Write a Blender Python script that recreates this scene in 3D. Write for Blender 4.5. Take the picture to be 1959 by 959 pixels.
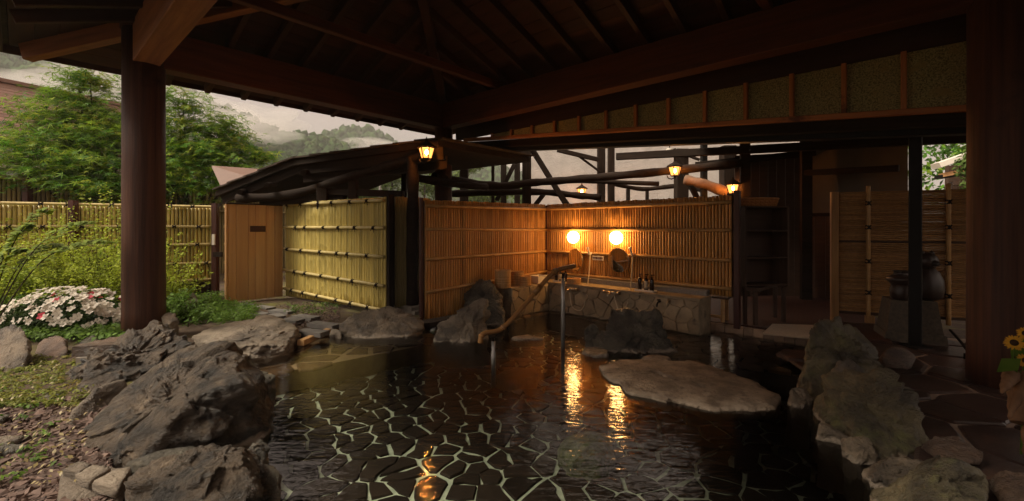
import bpy, bmesh, math, random
import numpy as np
from mathutils import Vector, Matrix, geometry

# ---------------------------------------------------------------- camera, sky, sun, exposure
SC = bpy.context.scene
for o in list(bpy.data.objects): bpy.data.objects.remove(o)
COL = SC.collection
F, CX, HY, CAMZ = 850.0, 979.5, 435.0, 1.45
cd = bpy.data.cameras.new('camera'); cam = bpy.data.objects.new('camera', cd); COL.objects.link(cam)
cam.location = (0, 0, CAMZ); cam.rotation_euler = (math.radians(90), 0, 0)
cd.sensor_width = 36; cd.sensor_fit = 'HORIZONTAL'; cd.lens = 36*F/1959
cd.shift_y = -(479.5-HY)/1959; cd.clip_start = .05; cd.clip_end = 3000
SC.camera = cam
SUN_EL, SUN_AZ = math.radians(48), math.radians(-112)      # azimuth from +Y towards +X
W = bpy.data.worlds.new('World'); SC.world = W; W.use_nodes = True
nt = W.node_tree; nt.nodes.clear()
def N(t, **k):
    n = nt.nodes.new(t)
    for a, b in k.items(): setattr(n, a, b)
    return n
sky = N('ShaderNodeTexSky', sky_type='NISHITA', sun_disc=False, sun_elevation=SUN_EL, sun_rotation=SUN_AZ)
SKY_S = .10
hsv = N('ShaderNodeHueSaturation'); hsv.inputs['Saturation'].default_value = .25; hsv.inputs['Value'].default_value = .55
tc = N('ShaderNodeTexCoord'); sx = N('ShaderNodeSeparateXYZ')
ramp = N('ShaderNodeMapRange'); ramp.inputs['From Min'].default_value = 0; ramp.inputs['From Max'].default_value = 1
ramp.inputs['To Min'].default_value = 1.0; ramp.inputs['To Max'].default_value = 7.5     # overcast over a foggy valley: the zenith far brighter than the horizon
cn = N('ShaderNodeTexNoise'); cn.inputs['Scale'].default_value = 2.2; cn.inputs['Detail'].default_value = 5
cr = N('ShaderNodeMapRange'); cr.inputs['From Min'].default_value = .3; cr.inputs['From Max'].default_value = .7; cr.inputs['To Min'].default_value = .72; cr.inputs['To Max'].default_value = 1.25
mul = N('ShaderNodeMath', operation='MULTIPLY')
oc = N('ShaderNodeMix', data_type='RGBA', blend_type='MULTIPLY'); oc.inputs['Factor'].default_value = 1
oc.inputs['A'].default_value = (.62, .46, .355, 1)
mx = N('ShaderNodeMix', data_type='RGBA'); mx.inputs['Factor'].default_value = .82
bg = N('ShaderNodeBackground'); bg.inputs['Strength'].default_value = SKY_S
out = N('ShaderNodeOutputWorld'); L = nt.links.new
L(sky.outputs[0], hsv.inputs['Color']); L(tc.outputs['Generated'], sx.inputs[0]); L(sx.outputs['Z'], ramp.inputs['Value'])
L(tc.outputs['Generated'], cn.inputs['Vector']); L(cn.outputs['Fac'], cr.inputs['Value'])
L(ramp.outputs[0], mul.inputs[0]); L(cr.outputs[0], mul.inputs[1]); L(mul.outputs[0], oc.inputs['B'])
L(hsv.outputs[0], mx.inputs['A']); L(oc.outputs['Result'], mx.inputs['B']); L(mx.outputs['Result'], bg.inputs['Color'])
L(bg.outputs[0], out.inputs['Surface'])
sl = bpy.data.lights.new('sun', 'SUN'); sl.energy = 1.5; sl.angle = math.radians(25); sl.color = (1, .9, .74)
so = bpy.data.objects.new('sun', sl); COL.objects.link(so)
SD = Vector((math.sin(SUN_AZ)*math.cos(SUN_EL), math.cos(SUN_AZ)*math.cos(SUN_EL), math.sin(SUN_EL)))
so.rotation_euler = SD.to_track_quat('Z', 'Y').to_euler(); so.location = (-20, -10, 30)
SC.view_settings.view_transform = 'Standard'; SC.view_settings.look = 'None'
SC.view_settings.exposure = 1.75; SC.view_settings.gamma = 1; SC.view_settings.use_curve_mapping = False
SC.render.engine = 'CYCLES'
cy = SC.cycles; cy.use_denoising = True; cy.max_bounces = 10; cy.diffuse_bounces = 4; cy.glossy_bounces = 4
cy.transparent_max_bounces = 16; cy.transmission_bounces = 4; cy.volume_bounces = 1
cy.caustics_reflective = False; cy.caustics_refractive = False; cy.sample_clamp_indirect = 6
cy.use_adaptive_sampling = True; cy.adaptive_threshold = .02

# ---------------------------------------------------------------- helpers
rng = random.Random(7)
R3 = lambda a, b: rng.uniform(a, b)
def at(px, py, Y): return Vector(((px-CX)/F*Y, Y, CAMZ-(py-HY)/F*Y))
def gp(px, py, z=0.0):
    Y = (CAMZ-z)*F/(py-HY); return Vector(((px-CX)/F*Y, Y, z))
U = Vector((math.cos(math.radians(42)), -math.sin(math.radians(42)), 0))     # along the long eave
V = Vector((math.sin(math.radians(42)), math.cos(math.radians(42)), 0))      # across, away from the camera
WM = {}
def reg(o, parent, m):
    COL.objects.link(o)
    if parent is not None:
        o.parent = parent; o.matrix_parent_inverse = WM[parent].inverted()
    o.matrix_basis = m; WM[o] = m
    return o
def tag(o, label=None, cat=None, group=None, kind=None):
    if label: o['label'] = label
    if cat: o['category'] = cat
    if group: o['group'] = group
    if kind: o['kind'] = kind
    return o
def thing(name, label, cat, loc=(0, 0, 0), group=None):
    o = bpy.data.objects.new(name, None); o.empty_display_size = .1
    reg(o, None, Matrix.Translation(loc)); return tag(o, label, cat, group)
def mesh_np(name, v, f, mat=None, smooth=False):
    """f: int array M x k (k = 3 or 4) or a list of index lists"""
    me = bpy.data.meshes.new(name)
    if isinstance(f, np.ndarray):
        v = np.asarray(v, np.float32); k = f.shape[1]; m = len(f)
        me.vertices.add(len(v)); me.vertices.foreach_set('co', v.ravel())
        me.loops.add(m*k); me.loops.foreach_set('vertex_index', f.astype(np.int32).ravel())
        me.polygons.add(m); me.polygons.foreach_set('loop_start', np.arange(0, m*k, k, dtype=np.int32))
        me.polygons.foreach_set('loop_total', np.full(m, k, np.int32))
        me.update(calc_edges=True)
    else:
        me.from_pydata([tuple(p) for p in v], [], f); me.update()
    if smooth: me.polygons.foreach_set('use_smooth', np.ones(len(me.polygons), bool))
    if mat: me.materials.append(mat)
    return me
def put(name, me, parent=None, m=None):
    return reg(bpy.data.objects.new(name, me), parent, m if m is not None else Matrix.Identity(4))
class MB:
    def __init__(s): s.v = []; s.f = []
    def add(s, v, f):
        n = len(s.v); s.v += [tuple(p) for p in v]; s.f += [[i+n for i in q] for q in f]; return s
    def box(s, c, d, rz=0, m=None):
        x, y, z = d[0]/2, d[1]/2, d[2]/2
        vs = [Vector(p) for p in ((-x,-y,-z),(x,-y,-z),(x,y,-z),(-x,y,-z),(-x,-y,z),(x,-y,z),(x,y,z),(-x,y,z))]
        mm = m if m is not None else Matrix.Translation(c) @ Matrix.Rotation(rz, 4, 'Z')
        return s.add([mm @ p for p in vs], [[0,3,2,1],[4,5,6,7],[0,1,5,4],[1,2,6,5],[2,3,7,6],[3,0,4,7]])
    def tube(s, pts, r, n=8, cap=True):
        pts = [Vector(p) for p in pts]; k = len(pts)
        rs = r if isinstance(r, (list, tuple)) else [r]*k
        vs, fs = [], []; up = None
        for i, p in enumerate(pts):
            d = (pts[min(i+1, k-1)]-pts[max(i-1, 0)]).normalized()
            a = Vector((0, 0, 1)) if abs(d.z) < .9 else Vector((1, 0, 0))
            if up is not None: a = up
            x = (a - d*a.dot(d)).normalized(); y = d.cross(x); up = x
            for j in range(n):
                t = 2*math.pi*j/n; vs.append(p + (x*math.cos(t)+y*math.sin(t))*rs[i])
        for i in range(k-1):
            for j in range(n):
                fs.append([i*n+j, i*n+(j+1) % n, (i+1)*n+(j+1) % n, (i+1)*n+j])
        if cap: fs.append(list(range(n))[::-1]); fs.append([(k-1)*n+j for j in range(n)])
        return s.add(vs, fs)
    def lathe(s, prof, c=(0, 0, 0), n=16, sx=1, sy=1):
        vs, fs = [], []; k = len(prof)
        for r, z in prof:
            for j in range(n):
                t = 2*math.pi*j/n; vs.append((c[0]+r*math.cos(t)*sx, c[1]+r*math.sin(t)*sy, c[2]+z))
        for i in range(k-1):
            for j in range(n): fs.append([i*n+j, i*n+(j+1) % n, (i+1)*n+(j+1) % n, (i+1)*n+j])
        fs.append(list(range(n))[::-1]); fs.append([(k-1)*n+j for j in range(n)])
        return s.add(vs, fs)
    def me(s, name, mat, smooth=False):
        me = mesh_np(name, s.v, s.f, mat, False)
        if smooth:
            for p in me.polygons: p.use_smooth = len(p.vertices) <= 4
        return me
    def build(s, name, mat, parent=None, smooth=False): return put(name, s.me(name, mat, smooth), parent)
def frame(p0, p1, nrm=None):
    """matrix with X along p0->p1 and Z as close as can be to nrm"""
    p0, p1 = Vector(p0), Vector(p1); x = (p1-p0).normalized()
    z = Vector(nrm if nrm is not None else (0, 0, 1))
    if abs(z.dot(x)) > .98: z = Vector((0, 1, 0))
    z = (z - x*z.dot(x)).normalized(); y = z.cross(x)
    m = Matrix((x, y, z)).transposed().to_4x4(); m.translation = (p0+p1)/2; return m
def beam(name, p0, p1, w, h, mat, parent=None, nrm=None, bev=.008):
    """squared timber: width w sideways, height h along nrm; grain along local X"""
    l = (Vector(p1)-Vector(p0)).length
    key = ('beam', round(l, 3), w, h, mat.name, bev)
    me = SHARE.get(key)
    if me is None:
        x, y, z, b = l/2, w/2, h/2, min(bev, w/3, h/3)
        ring = [(-y+b,-z),(y-b,-z),(y,-z+b),(y,z-b),(y-b,z),(-y+b,z),(-y,z-b),(-y,-z+b)]
        v = [(-x, a, c) for a, c in ring]+[(x, a, c) for a, c in ring]
        f = [[i, (i+1) % 8, 8+(i+1) % 8, 8+i] for i in range(8)]+[list(range(8))[::-1], list(range(8, 16))]
        me = SHARE[key] = mesh_np(name, v, f, mat)
    return put(name, me, parent, frame(p0, p1, nrm))
SHARE = {}
def rod(name, p0, p1, r, mat, parent=None, n=8, r1=None, wob=0):
    """round timber or pipe; grain along local X"""
    p0, p1 = Vector(p0), Vector(p1); l = (p1-p0).length
    k = 2 if not wob else 9
    pts = [(-l/2+l*i/(k-1), (rng.gauss(0, wob) if 0 < i < k-1 else 0), (rng.gauss(0, wob) if 0 < i < k-1 else 0)) for i in range(k)]
    r1 = r if r1 is None else r1
    rs = [(r+(r1-r)*i/(k-1))*(1+(rng.gauss(0, .04) if wob else 0)) for i in range(k)]
    return put(name, MB().tube(pts, rs, n).me(name, mat, True), parent, frame(p0, p1))

# ---- noise (vectorised)
def _h(i, j, k, s):
    n = (i*374761393 + j*668265263 + k*2147483647 + s*1274126177) & 0xffffffff
    n = ((n ^ (n >> 13))*1274126177) & 0xffffffff
    n = ((n ^ (n >> 16))*2246822519) & 0xffffffff
    return ((n ^ (n >> 15)) & 0xffffff)/float(0xffffff)
def vnoise(P, s=0):
    P = np.asarray(P, float); I = np.floor(P).astype(np.int64); Fr = P-I; w = Fr*Fr*(3-2*Fr); r = 0
    for a in (0, 1):
        for b in (0, 1):
            for c in (0, 1):
                q = (w[:, 0] if a else 1-w[:, 0])*(w[:, 1] if b else 1-w[:, 1])*(w[:, 2] if c else 1-w[:, 2])
                r = r + q*_h(I[:, 0]+a, I[:, 1]+b, I[:, 2]+c, s)
    return r*2-1
def fbm(P, s=0, o=4, g=.5):
    r, a, f = 0, 1, 1.0
    for i in range(o): r = r+a*vnoise(P*f+17.3*i, s+i); a *= g; f *= 2.03
    return r
def ridge(P, s=0, o=4, g=.5):
    r, a, f = 0, 1, 1.0
    for i in range(o): r = r+a*(1-2*np.abs(vnoise(P*f+9.1*i, s+i))); a *= g; f *= 2.1
    return r

# ---------------------------------------------------------------- materials
MATS = {}
def M(name, c1, c2=None, scale=6, stretch=(1, 1, 1), rough=.7, bump=.15, bscale=40, rnd=.12, spec=.3, metal=0, world=False,
      c3=None, c3scale=3, c3lo=.55, c3hi=.7, crust=None, coat=0, detail=5, bdist=.01, lo=.3, hi=.7, leaf=0, island=0, rot=None):
    m = bpy.data.materials.new(name); m.use_nodes = True; t = m.node_tree; t.nodes.clear(); K = t.links.new
    def n(ty, **k):
        x = t.nodes.new(ty)
        for a, b in k.items(): setattr(x, a, b)
        return x
    bs = n('ShaderNodeBsdfPrincipled'); ou = n('ShaderNodeOutputMaterial')
    bs.inputs['Roughness'].default_value = rough; bs.inputs['Specular IOR Level'].default_value = spec
    bs.inputs['Metallic'].default_value = metal; bs.inputs['Coat Weight'].default_value = coat
    co = n('ShaderNodeTexCoord'); oi = n('ShaderNodeObjectInfo'); ge = n('ShaderNodeNewGeometry')
    if world: vec = ge.outputs['Position']
    else:
        ml = n('ShaderNodeVectorMath', operation='SCALE'); ml.inputs[0].default_value = (37, 53, 71)
        K(oi.outputs['Random'], ml.inputs['Scale'])
        ad = n('ShaderNodeVectorMath', operation='ADD'); K(co.outputs['Object'], ad.inputs[0]); K(ml.outputs[0], ad.inputs[1]); vec = ad.outputs[0]
    mp = n('ShaderNodeMapping'); mp.inputs['Scale'].default_value = stretch; mp.inputs['Rotation'].default_value = rot or (0, 0, 0); K(vec, mp.inputs['Vector']); vs = mp.outputs[0]
    c2 = c2 or c1
    nz = n('ShaderNodeTexNoise'); nz.inputs['Scale'].default_value = scale; nz.inputs['Detail'].default_value = detail; nz.inputs['Roughness'].default_value = .6
    K(vs, nz.inputs['Vector'])
    mr = n('ShaderNodeMapRange'); mr.inputs['From Min'].default_value = lo; mr.inputs['From Max'].default_value = hi; K(nz.outputs['Fac'], mr.inputs['Value'])
    mx = n('ShaderNodeMix', data_type='RGBA'); mx.inputs['A'].default_value = (*c1, 1); mx.inputs['B'].default_value = (*c2, 1); K(mr.outputs[0], mx.inputs['Factor'])
    col = mx.outputs['Result']
    if c3:
        n3 = n('ShaderNodeTexNoise'); n3.inputs['Scale'].default_value = c3scale; n3.inputs['Detail'].default_value = 6; n3.inputs['Roughness'].default_value = .65
        K(vec, n3.inputs['Vector'])
        m3 = n('ShaderNodeMapRange'); m3.inputs['From Min'].default_value = c3lo; m3.inputs['From Max'].default_value = c3hi; K(n3.outputs['Fac'], m3.inputs['Value'])
        x3 = n('ShaderNodeMix', data_type='RGBA'); x3.inputs['B'].default_value = (*c3, 1); K(col, x3.inputs['A']); K(m3.outputs[0], x3.inputs['Factor']); col = x3.outputs['Result']
    if crust:            # mineral crust left at the waterline
        sp = n('ShaderNodeSeparateXYZ'); K(ge.outputs['Position'], sp.inputs[0])
        nc = n('ShaderNodeTexNoise'); nc.inputs['Scale'].default_value = 7; nc.inputs['Detail'].default_value = 5; K(ge.outputs['Position'], nc.inputs['Vector'])
        mm = n('ShaderNodeMath', operation='MULTIPLY_ADD'); mm.inputs[1].default_value = -.12; K(nc.outputs['Fac'], mm.inputs[0]); K(sp.outputs['Z'], mm.inputs[2])
        mc = n('ShaderNodeMapRange'); mc.inputs['From Min'].default_value = -.025; mc.inputs['From Max'].default_value = -.045
        mc.inputs['To Max'].default_value = .85; K(mm.outputs[0], mc.inputs['Value'])
        xc = n('ShaderNodeMix', data_type='RGBA'); xc.inputs['B'].default_value = (*crust, 1); K(col, xc.inputs['A']); K(mc.outputs[0], xc.inputs['Factor']); col = xc.outputs['Result']
    if rnd:
        hs = n('ShaderNodeHueSaturation'); rr = n('ShaderNodeMapRange'); rr.inputs['To Min'].default_value = 1-rnd; rr.inputs['To Max'].default_value = 1+rnd
        K(ge.outputs['Random Per Island'] if island else oi.outputs['Random'], rr.inputs['Value']); K(rr.outputs[0], hs.inputs['Value']); K(col, hs.inputs['Color']); col = hs.outputs['Color']
    K(col, bs.inputs['Base Color'])
    if bump:
        nb = n('ShaderNodeTexNoise'); nb.inputs['Scale'].default_value = bscale; nb.inputs['Detail'].default_value = 6; nb.inputs['Roughness'].default_value = .72 if rot else .65
        K(vs, nb.inputs['Vector'])
        bp = n('ShaderNodeBump'); bp.inputs['Strength'].default_value = bump; bp.inputs['Distance'].default_value = bdist; K(nb.outputs['Fac'], bp.inputs['Height']); K(bp.outputs[0], bs.inputs['Normal'])
    if leaf:
        tr = n('ShaderNodeBsdfTranslucent'); K(col, tr.inputs['Color']); ms = n('ShaderNodeMixShader'); ms.inputs[0].default_value = leaf
        K(bs.outputs[0], ms.inputs[1]); K(tr.outputs[0], ms.inputs[2]); K(ms.outputs[0], ou.inputs['Surface'])
    else: K(bs.outputs[0], ou.inputs['Surface'])
    m.diffuse_color = (*c1, 1); MATS[name] = m; return m
def EM(name, col, s):
    m = bpy.data.materials.new(name); m.use_nodes = True; t = m.node_tree; t.nodes.clear()
    e = t.nodes.new('ShaderNodeEmission'); e.inputs[0].default_value = (*col, 1); e.inputs[1].default_value = s
    o = t.nodes.new('ShaderNodeOutputMaterial'); t.links.new(e.outputs[0], o.inputs[0]); return m
GR = (.6, 9, 9)          # grain along local X
m_post = M('post_wood', (.105, .044, .026), (.035, .0145, .010), 2.2, (9, 9, .28), .55, .5, 6, spec=.22, c3=(.022, .011, .008), c3scale=1.3, c3lo=.58, c3hi=.72)
m_beam = M('beam_wood', (.125, .036, .016), (.065, .02, .010), 2.2, GR, .6, .25, 7)
m_beam_lit = M('beam_wood_lit', (.34, .14, .062), (.19, .075, .036), 2.5, (.5, 7, 7), .65, .35, 7, c3=(.1, .04, .02), c3scale=.9, c3lo=.58, c3hi=.75)  # beam wood with the light of the left corner put into a paler colour
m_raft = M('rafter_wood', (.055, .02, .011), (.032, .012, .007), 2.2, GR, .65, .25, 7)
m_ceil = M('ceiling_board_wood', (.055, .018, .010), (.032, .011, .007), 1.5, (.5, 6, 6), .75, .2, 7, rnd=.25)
m_orange = M('new_lath_wood', (.55, .21, .065), (.34, .12, .04), 2.5, GR, .6, .25, 7, c3=(.14, .05, .02), c3scale=2.2, c3lo=.6, c3hi=.68)
m_fibre = M('fibre_board', (.46, .39, .18), (.14, .12, .055), 70, (1, 1, 1), .95, 1, 110, lo=.4, hi=.62, detail=8, c3=(.36, .27, .11), c3scale=7, rnd=.1)
m_black = M('black_timber', (.034, .022, .015), (.016, .011, .008), 3, GR, .8, .35, 8, spec=.12)
m_log_lit = M('log_wood_lit', (.22, .13, .075), (.11, .065, .04), 3, (3, 3, 3), .7, .4, 9)  # black log with the lantern light put into a lighter brown
m_steel = M('dark_steel', (.014, .012, .010), (.009, .008, .007), 6, spec=.15, rough=.6, bump=.05)
m_stucco = M('stucco', (.58, .52, .47), (.46, .41, .37), 4, rough=.95, bump=.9, bscale=28, bdist=.03, rnd=0, c3=(.36, .32, .29), c3scale=.7)
m_bamY = M('bamboo_yellow', (.62, .49, .15), (.53, .42, .13), 2, (2, 2, .6), .42, .08, 20, rnd=.24, c3=(.36, .31, .16), c3scale=3, c3lo=.57, c3hi=.85)
m_bamR = M('bamboo_rail', (.62, .50, .22), (.46, .36, .14), 3, (.5, 5, 5), .38, .08, 20, rnd=.1)
m_bamB = M('bamboo_brown', (.56, .29, .085), (.44, .20, .058), 2, (2, 2, .6), .36, .08, 20, rnd=.25, c3=(.25, .15, .07), c3scale=4, c3lo=.62, c3hi=.8)
m_bamBR = M('bamboo_brown_rail', (.50, .29, .11), (.38, .20, .07), 3, (.5, 5, 5), .34, .08, 20, rnd=.1)
m_bamO = M('bamboo_weathered', (.32, .25, .10), (.22, .17, .07), 3, (4, 4, .5), .5, .08, 20, rnd=.2)
m_reed = M('reed_slat', (.38, .20, .075), (.24, .12, .045), 3, (.5, 6, 6), .42, .08, 20, rnd=.22)
m_brownpost = M('brown_post', (.085, .028, .02), (.05, .018, .014), 3, GR, .5, .15, 8)
m_cedar = M('cedar_board', (.68, .40, .19), (.54, .27, .11), 1.6, (.35, 9, 9), .5, .08, 9, rnd=.16)
m_rope = M('black_rope', (.018, .012, .01), rough=.9, bump=0)
m_concrete = M('concrete', (.34, .30, .25), (.22, .19, .16), 6, rough=.9, bump=.4, bscale=40)
m_gap_dark = M('gap_dark', (.05, .034, .02), (.03, .02, .014), 4, rough=.9, bump=.1)
ST = dict(rough=.42, bump=1, bscale=13, bdist=.06, detail=14, spec=.5, lo=.4, hi=.62, rot=(.55, .35, .3))
m_rock = M('rock_brown', (.105, .075, .048), (.022, .018, .0135), 3.6, (1, 1, 1.7), c3=(.23, .17, .11), c3scale=6, c3lo=.56, c3hi=.72, crust=(.40, .32, .24), rnd=.08, **ST)
m_rockD = M('rock_dark', (.12, .105, .075), (.042, .036, .028), 4, c3=(.18, .15, .105), c3scale=3, crust=(.34, .27, .2), rnd=.08, **ST)
m_rockF = M('rock_flat', (.33, .265, .195), (.14, .11, .08), 3, (1, 1, 3.5), c3=(.10, .08, .062), c3scale=3.2, c3lo=.56, c3hi=.68, crust=(.38, .3, .22), rnd=.08, **ST)
m_rockG = M('rock_green', (.19, .155, .085), (.062, .05, .032), 3.5, c3=(.16, .165, .05), c3scale=4, c3lo=.52, c3hi=.72, crust=(.40, .31, .22), rnd=.08, **ST)
m_rockP = M('rock_pale', (.25, .19, .128), (.075, .058, .042), 4, c3=(.1, .08, .06), c3scale=4, c3lo=.58, c3hi=.7, crust=(.4, .32, .24), rnd=.08, **ST)
m_rockR = M('rock_red', (.19, .12, .08), (.085, .056, .042), 4, c3=(.2, .17, .13), c3scale=4, rnd=.08, **ST)
m_slab = M('slab_stone', (.40, .30, .205), (.16, .115, .08), 4, (1, 1, 1), rough=.75, bump=1, bscale=30, bdist=.03, detail=10, lo=.35, hi=.65, c3=(.12, .09, .065), c3scale=26, c3lo=.56, c3hi=.66, crust=(.46, .36, .26), rnd=.05)
m_floorst = M('pool_stone', (.030, .020, .014), (.016, .011, .008), 5, rough=.7, bump=.3, rnd=.35)
m_grout = M('pool_grout', (.66, .74, .58), (.32, .39, .31), 9, rough=.9, bump=.2, rnd=0, world=True)
m_stepst = M('step_stone', (.17, .10, .05), (.09, .055, .03), 5, rough=.7, bump=.3, rnd=.3)
m_stepgrout = M('step_grout', (.55, .40, .24), (.42, .3, .18), 9, rough=.9, bump=.2, rnd=0, world=True)
m_cobble = M('cobble', (.42, .27, .17), (.24, .155, .10), 6, rough=.6, bump=.4, rnd=.3)
m_mortar = M('dark_mortar', (.05, .036, .027), (.03, .022, .018), 8, rough=.9, bump=.3, rnd=0, world=True)
m_deckst = M('deck_stone', (.075, .045, .036), (.035, .022, .019), 5, rough=.33, bump=.4, rnd=.3, c3=(.13, .07, .045), c3scale=2)
m_deckgrout = M('deck_grout', (.42, .31, .23), (.26, .19, .145), 8, rough=.85, bump=.3, rnd=0, world=True)
m_counter = M('counter_stone', (.46, .34, .21), (.25, .19, .12), 4, rough=.75, bump=.5, bscale=25, rnd=.22, c3=(.13, .105, .08), c3scale=6, c3lo=.55, c3hi=.7)
m_countg = M('counter_mortar', (.44, .34, .22), (.25, .19, .125), 7, rough=.9, bump=.5, rnd=0, world=True, c3=(.12, .1, .075), c3scale=5)
m_granite = M('granite', (.33, .29, .25), (.11, .1, .09), 90, rough=.5, bump=.15, rnd=0)
m_ground = M('earth', (.105, .07, .044), (.055, .037, .025), 9, rough=.95, bump=.7, bscale=60, rnd=0, world=True, c3=(.13, .12, .035), c3scale=1.6, c3lo=.5, c3hi=.64)
m_slate = M('slate_paver', (.19, .175, .155), (.12, .11, .10), 6, rough=.8, bump=.3, rnd=.15)
m_chip = M('slate_chip', (.16, .105, .08), (.09, .06, .05), 14, rough=.8, bump=.3, rnd=.5, island=1)
m_metal = M('pipe_metal', (.42, .40, .37), (.34, .32, .3), 6, (1, 1, .2), .38, .05, metal=.6)
m_pipe = M('bamboo_pipe', (.33, .165, .055), (.23, .105, .035), 4, (2, 2, 2), .35, .1, 12)
m_white = M('white_plastic', (.72, .66, .56), rough=.45, bump=0)
m_hose = M('hose', (.62, .50, .34), rough=.4, bump=0)
m_brass = M('brass_tap', (.45, .36, .25), rough=.3, bump=0, metal=.8)
m_bottle = M('dark_bottle', (.025, .012, .008), rough=.2, bump=0, spec=.5)
m_label = M('bottle_label', (.5, .42, .3), rough=.6, bump=0)
m_cyp = M('cypress', (.60, .36, .16), (.46, .25, .1), 3, (5, 5, .5), .55, .1, 14, rnd=.14)
m_mirror = M('mirror', (.85, .82, .78), rough=.03, bump=0, metal=1)
m_ink = M('sign_ink', (.12, .03, .02), rough=.8, bump=0)
m_tileroof = M('brown_tile', (.26, .15, .11), (.17, .095, .07), 5, rough=.4, bump=.1, rnd=.18)
m_shingle = M('shingle', (.085, .06, .045), (.045, .033, .026), 7, rough=.9, bump=.5, rnd=.3)
m_metalroof = M('brown_metal_roof', (.20, .12, .09), (.16, .095, .07), 3, rough=.5, bump=.05)
m_cream = M('cream_wall', (.56, .50, .42), (.48, .42, .36), 3, rough=.9, bump=.2)
m_bark = M('bark', (.075, .05, .035), (.035, .025, .019), 8, (1, 1, .3), .9, .6, 20)
LF = dict(rough=.55, bump=0, spec=.15, leaf=.38, island=1, world=True)
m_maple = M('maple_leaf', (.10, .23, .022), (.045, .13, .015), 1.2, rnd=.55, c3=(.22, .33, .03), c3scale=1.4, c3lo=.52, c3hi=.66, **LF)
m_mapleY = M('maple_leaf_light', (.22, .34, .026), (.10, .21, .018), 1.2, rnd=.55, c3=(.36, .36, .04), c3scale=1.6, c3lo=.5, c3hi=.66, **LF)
m_spirea = M('spirea_leaf', (.48, .53, .05), (.24, .34, .035), 2.0, rnd=.4, c3=(.36, .36, .05), c3scale=3, **LF)
m_green = M('green_leaf', (.15, .25, .035), (.07, .14, .02), 2.5, rnd=.45, c3=(.16, .24, .04), c3scale=4, **LF)
m_arch = M('arching_leaf', (.26, .33, .055), (.14, .21, .035), 2.5, rnd=.35, **LF)
m_weed = M('weed_leaf', (.24, .24, .04), (.12, .15, .025), 2.5, rnd=.4, c3=(.30, .20, .05), c3scale=5, **LF)
m_dkgreen = M('dark_leaf', (.05, .085, .02), (.028, .05, .014), 2.5, rnd=.4, **LF)
m_petalW = M('white_petal', (.78, .72, .62), (.70, .62, .52), 20, rough=.6, bump=0, leaf=.3, rnd=.08)
m_petalP = M('pink_petal', (.62, .08, .12), (.55, .05, .08), 20, rough=.6, bump=0, leaf=.3, rnd=.1)
m_forest = M('forest_leaf', (.05, .105, .022), (.024, .055, .014), .12, rough=.9, bump=1, bscale=.9, bdist=1.5, rnd=.35, island=1, world=True, c3=(.095, .13, .032), c3scale=.05)
m_forestL = M('near_forest_leaf', (.15, .22, .04), (.07, .12, .025), .5, rnd=.4, rough=.7, bump=0, leaf=.3, island=1, world=True)
m_hill = M('hill_earth', (.035, .05, .018), (.022, .032, .013), .1, rough=1, bump=0, rnd=0, world=True)
m_yellow = M('sunflower_petal', (.75, .42, .03), (.62, .3, .02), 20, rough=.6, bump=0, leaf=.3, rnd=.1)
m_seed = M('sunflower_centre', (.06, .028, .012), (.03, .014, .007), 90, rough=.9, bump=.5)
m_drift = M('driftwood', (.30, .16, .08), (.16, .08, .04), 3, (6, 6, .7), .7, .6, 14)
m_ceramic = M('brown_glaze', (.04, .022, .015), (.022, .013, .01), 5, rough=.4, bump=.1, spec=.5)
m_stonelan = M('pedestal_stone', (.11, .085, .06), (.055, .044, .033), 30, rough=.85, bump=.5)
m_plaster = M('grey_plaster', (.17, .145, .12), (.13, .11, .09), 2, rough=.9, bump=.2)
m_brownwall = M('brown_wall', (.075, .04, .024), (.05, .027, .017), 2, GR, .6, .15, 9)
m_mat = M('straw_mat', (.52, .42, .31), (.42, .33, .24), 40, rough=.9, bump=.2)
m_wicker = M('wicker', (.50, .24, .08), (.32, .14, .05), 30, rough=.6, bump=.4)
m_moss = M('dark_moss_stone', (.16, .19, .075), (.05, .06, .028), 22, rough=.6, bump=.9, bscale=30, bdist=.03)
E_globe = EM('globe_glow', (1, .51, .16), 13)
E_bulb = EM('bulb_glow', (1, .48, .16), 220)
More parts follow.
